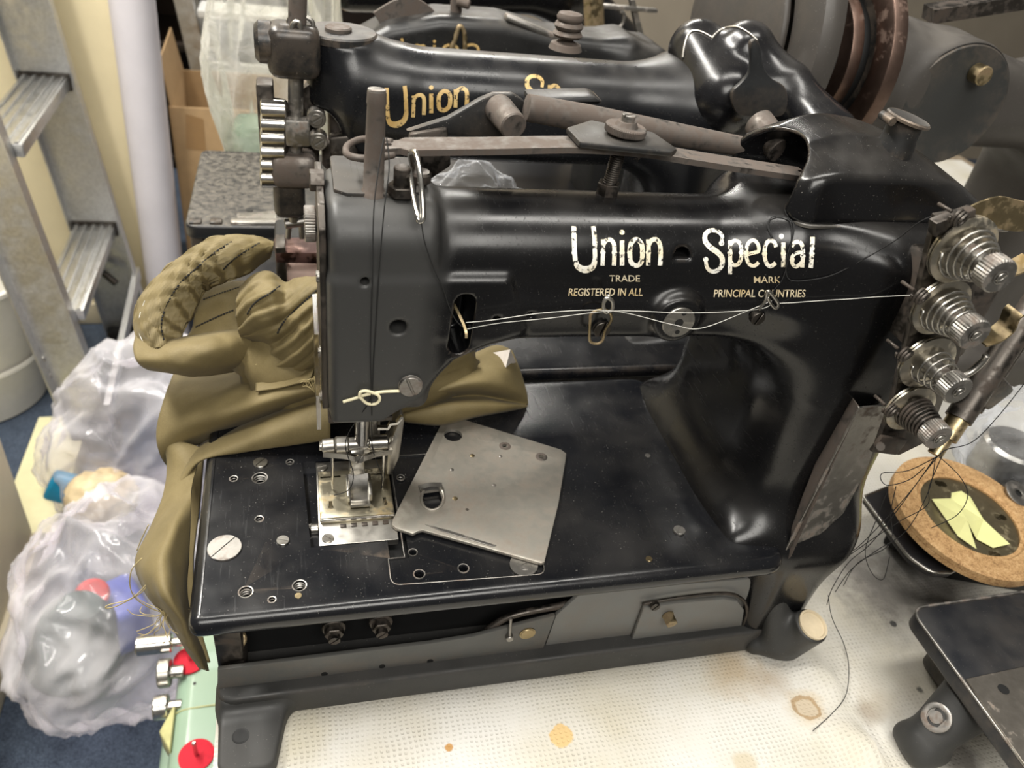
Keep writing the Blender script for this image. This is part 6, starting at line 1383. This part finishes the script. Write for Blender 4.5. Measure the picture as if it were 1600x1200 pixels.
strand('black_thread', [Py(600, 215, .074), Py(592, 262, .066), Py(584, 330, .058), Py(582, 440, yh), Py(579, 540, yh), Py(580, 600, yh), Py(581, 640, yh), Py(582, 700, .082), Py(597, 745, .0885), Py(595, 768, .0885)], .0003, M['thread_black'], 'black thread hanging straight down the left of the head, from the tall pin')
strand('black_thread', [Py(604, 215, .074), Py(608, 262, .066), Py(600, 330, .058), Py(592, 430, yh), Py(588, 500, yh), Py(584, 560, yh), Py(580, 620, yh), Py(562, 650, yh + .004), Py(545, 676, .076), Py(540, 700, .08), Py(552, 740, .078), Py(545, 765, .076), Py(522, 774, .084)], .0003, M['thread_black'], 'black thread bowing right of the straight one, looped round the left needle')
strand('black_thread', [Py(658, 346, .056), Py(664, 380, .056), Py(678, 420, yh), Py(692, 450, yh), Py(702, 480, yh), Py(712, 500, yh), Py(722, 510, yh)], .0003, M['thread_black'], 'black thread from the bent wire guide to the slot in the head')
def lp(px, py): return armpx(px, py, .0012)
strand('black_thread', [lp(1208, 372), lp(1200, 352), lp(1206, 340), lp(1222, 338), lp(1238, 346), lp(1240, 366), lp(1230, 400), lp(1228, 425), lp(1236, 438), lp(1262, 438), lp(1300, 430), lp(1350, 405), Py(1400, 375, .026), Py(1440, 345, .014), Py(1480, 333, .010), Py(1500, 341, .010)], .0003, M['thread_black'], 'black thread looping over the last letters and up to the top eyelet')
strand('black_thread', [lp(1206, 372), lp(1199, 350), lp(1210, 338), lp(1232, 343), lp(1238, 372), lp(1225, 430), lp(1212, 450), Py(1202, 462, yt)], .00025, M['thread_black'], 'black thread ring dropping from the last letters to the small hooked guide')
tang = [[(1466, 712, -.01), (1440, 745, .0), (1400, 800, .01), (1360, 850, .015), (1325, 880, .02), (1300, 920, .02), (1292, 945, .02)],
 [(1462, 714, -.01), (1450, 770, .0), (1415, 830, .01), (1370, 860, .012), (1330, 890, .018), (1305, 925, .02)],
 [(1470, 710, -.01), (1420, 735, .0), (1378, 740, .0), (1385, 758, .0), (1420, 750, .0), (1445, 730, -.005)],
 [(1472, 712, -.01), (1452, 760, .0), (1448, 790, .005), (1405, 815, .01), (1352, 850, .015), (1310, 880, .02)],
 [(1468, 714, -.012), (1500, 745, -.012), (1512, 775, -.01), (1495, 805, -.008), (1455, 825, -.004)],
 [(1385, 770, .01), (1370, 810, .012), (1352, 860, .014), (1362, 895, .012), (1380, 905, .006), (1390, 870, .01)],
 [(1460, 716, -.01), (1425, 765, .0), (1380, 815, .01), (1340, 855, .016), (1312, 872, .018)],
 [(1400, 760, .005), (1392, 800, .01), (1390, 850, .01), (1340, 880, .016), (1318, 915, .018)]]
for pts in tang:
    strand('black_thread', [Py(*p) for p in pts], .00028, M['thread_black'], 'fine black thread in the tangle hanging beside the cork ring', 'tangled black threads beside the cork ring')
strand('black_thread', [Py(1294, 930, .018), Py(1300, 965, .0), Pz(1318, 1005, .004), Pz(1326, 1040, .003), Pz(1322, 1085, .003), Pz(1300, 1115, .003), Pz(1270, 1142, .003)], .0003, M['thread_black'], 'black thread end curving over the white cloth past the pale bushing')
strand('black_thread', [Py(1600, 600, .04), Py(1560, 650, .02), Py(1520, 690, .0), Py(1480, 702, -.012), Py(1466, 712, -.014)], .0003, M['thread_black'], 'black thread slanting from the lowest tension knob to the right edge')
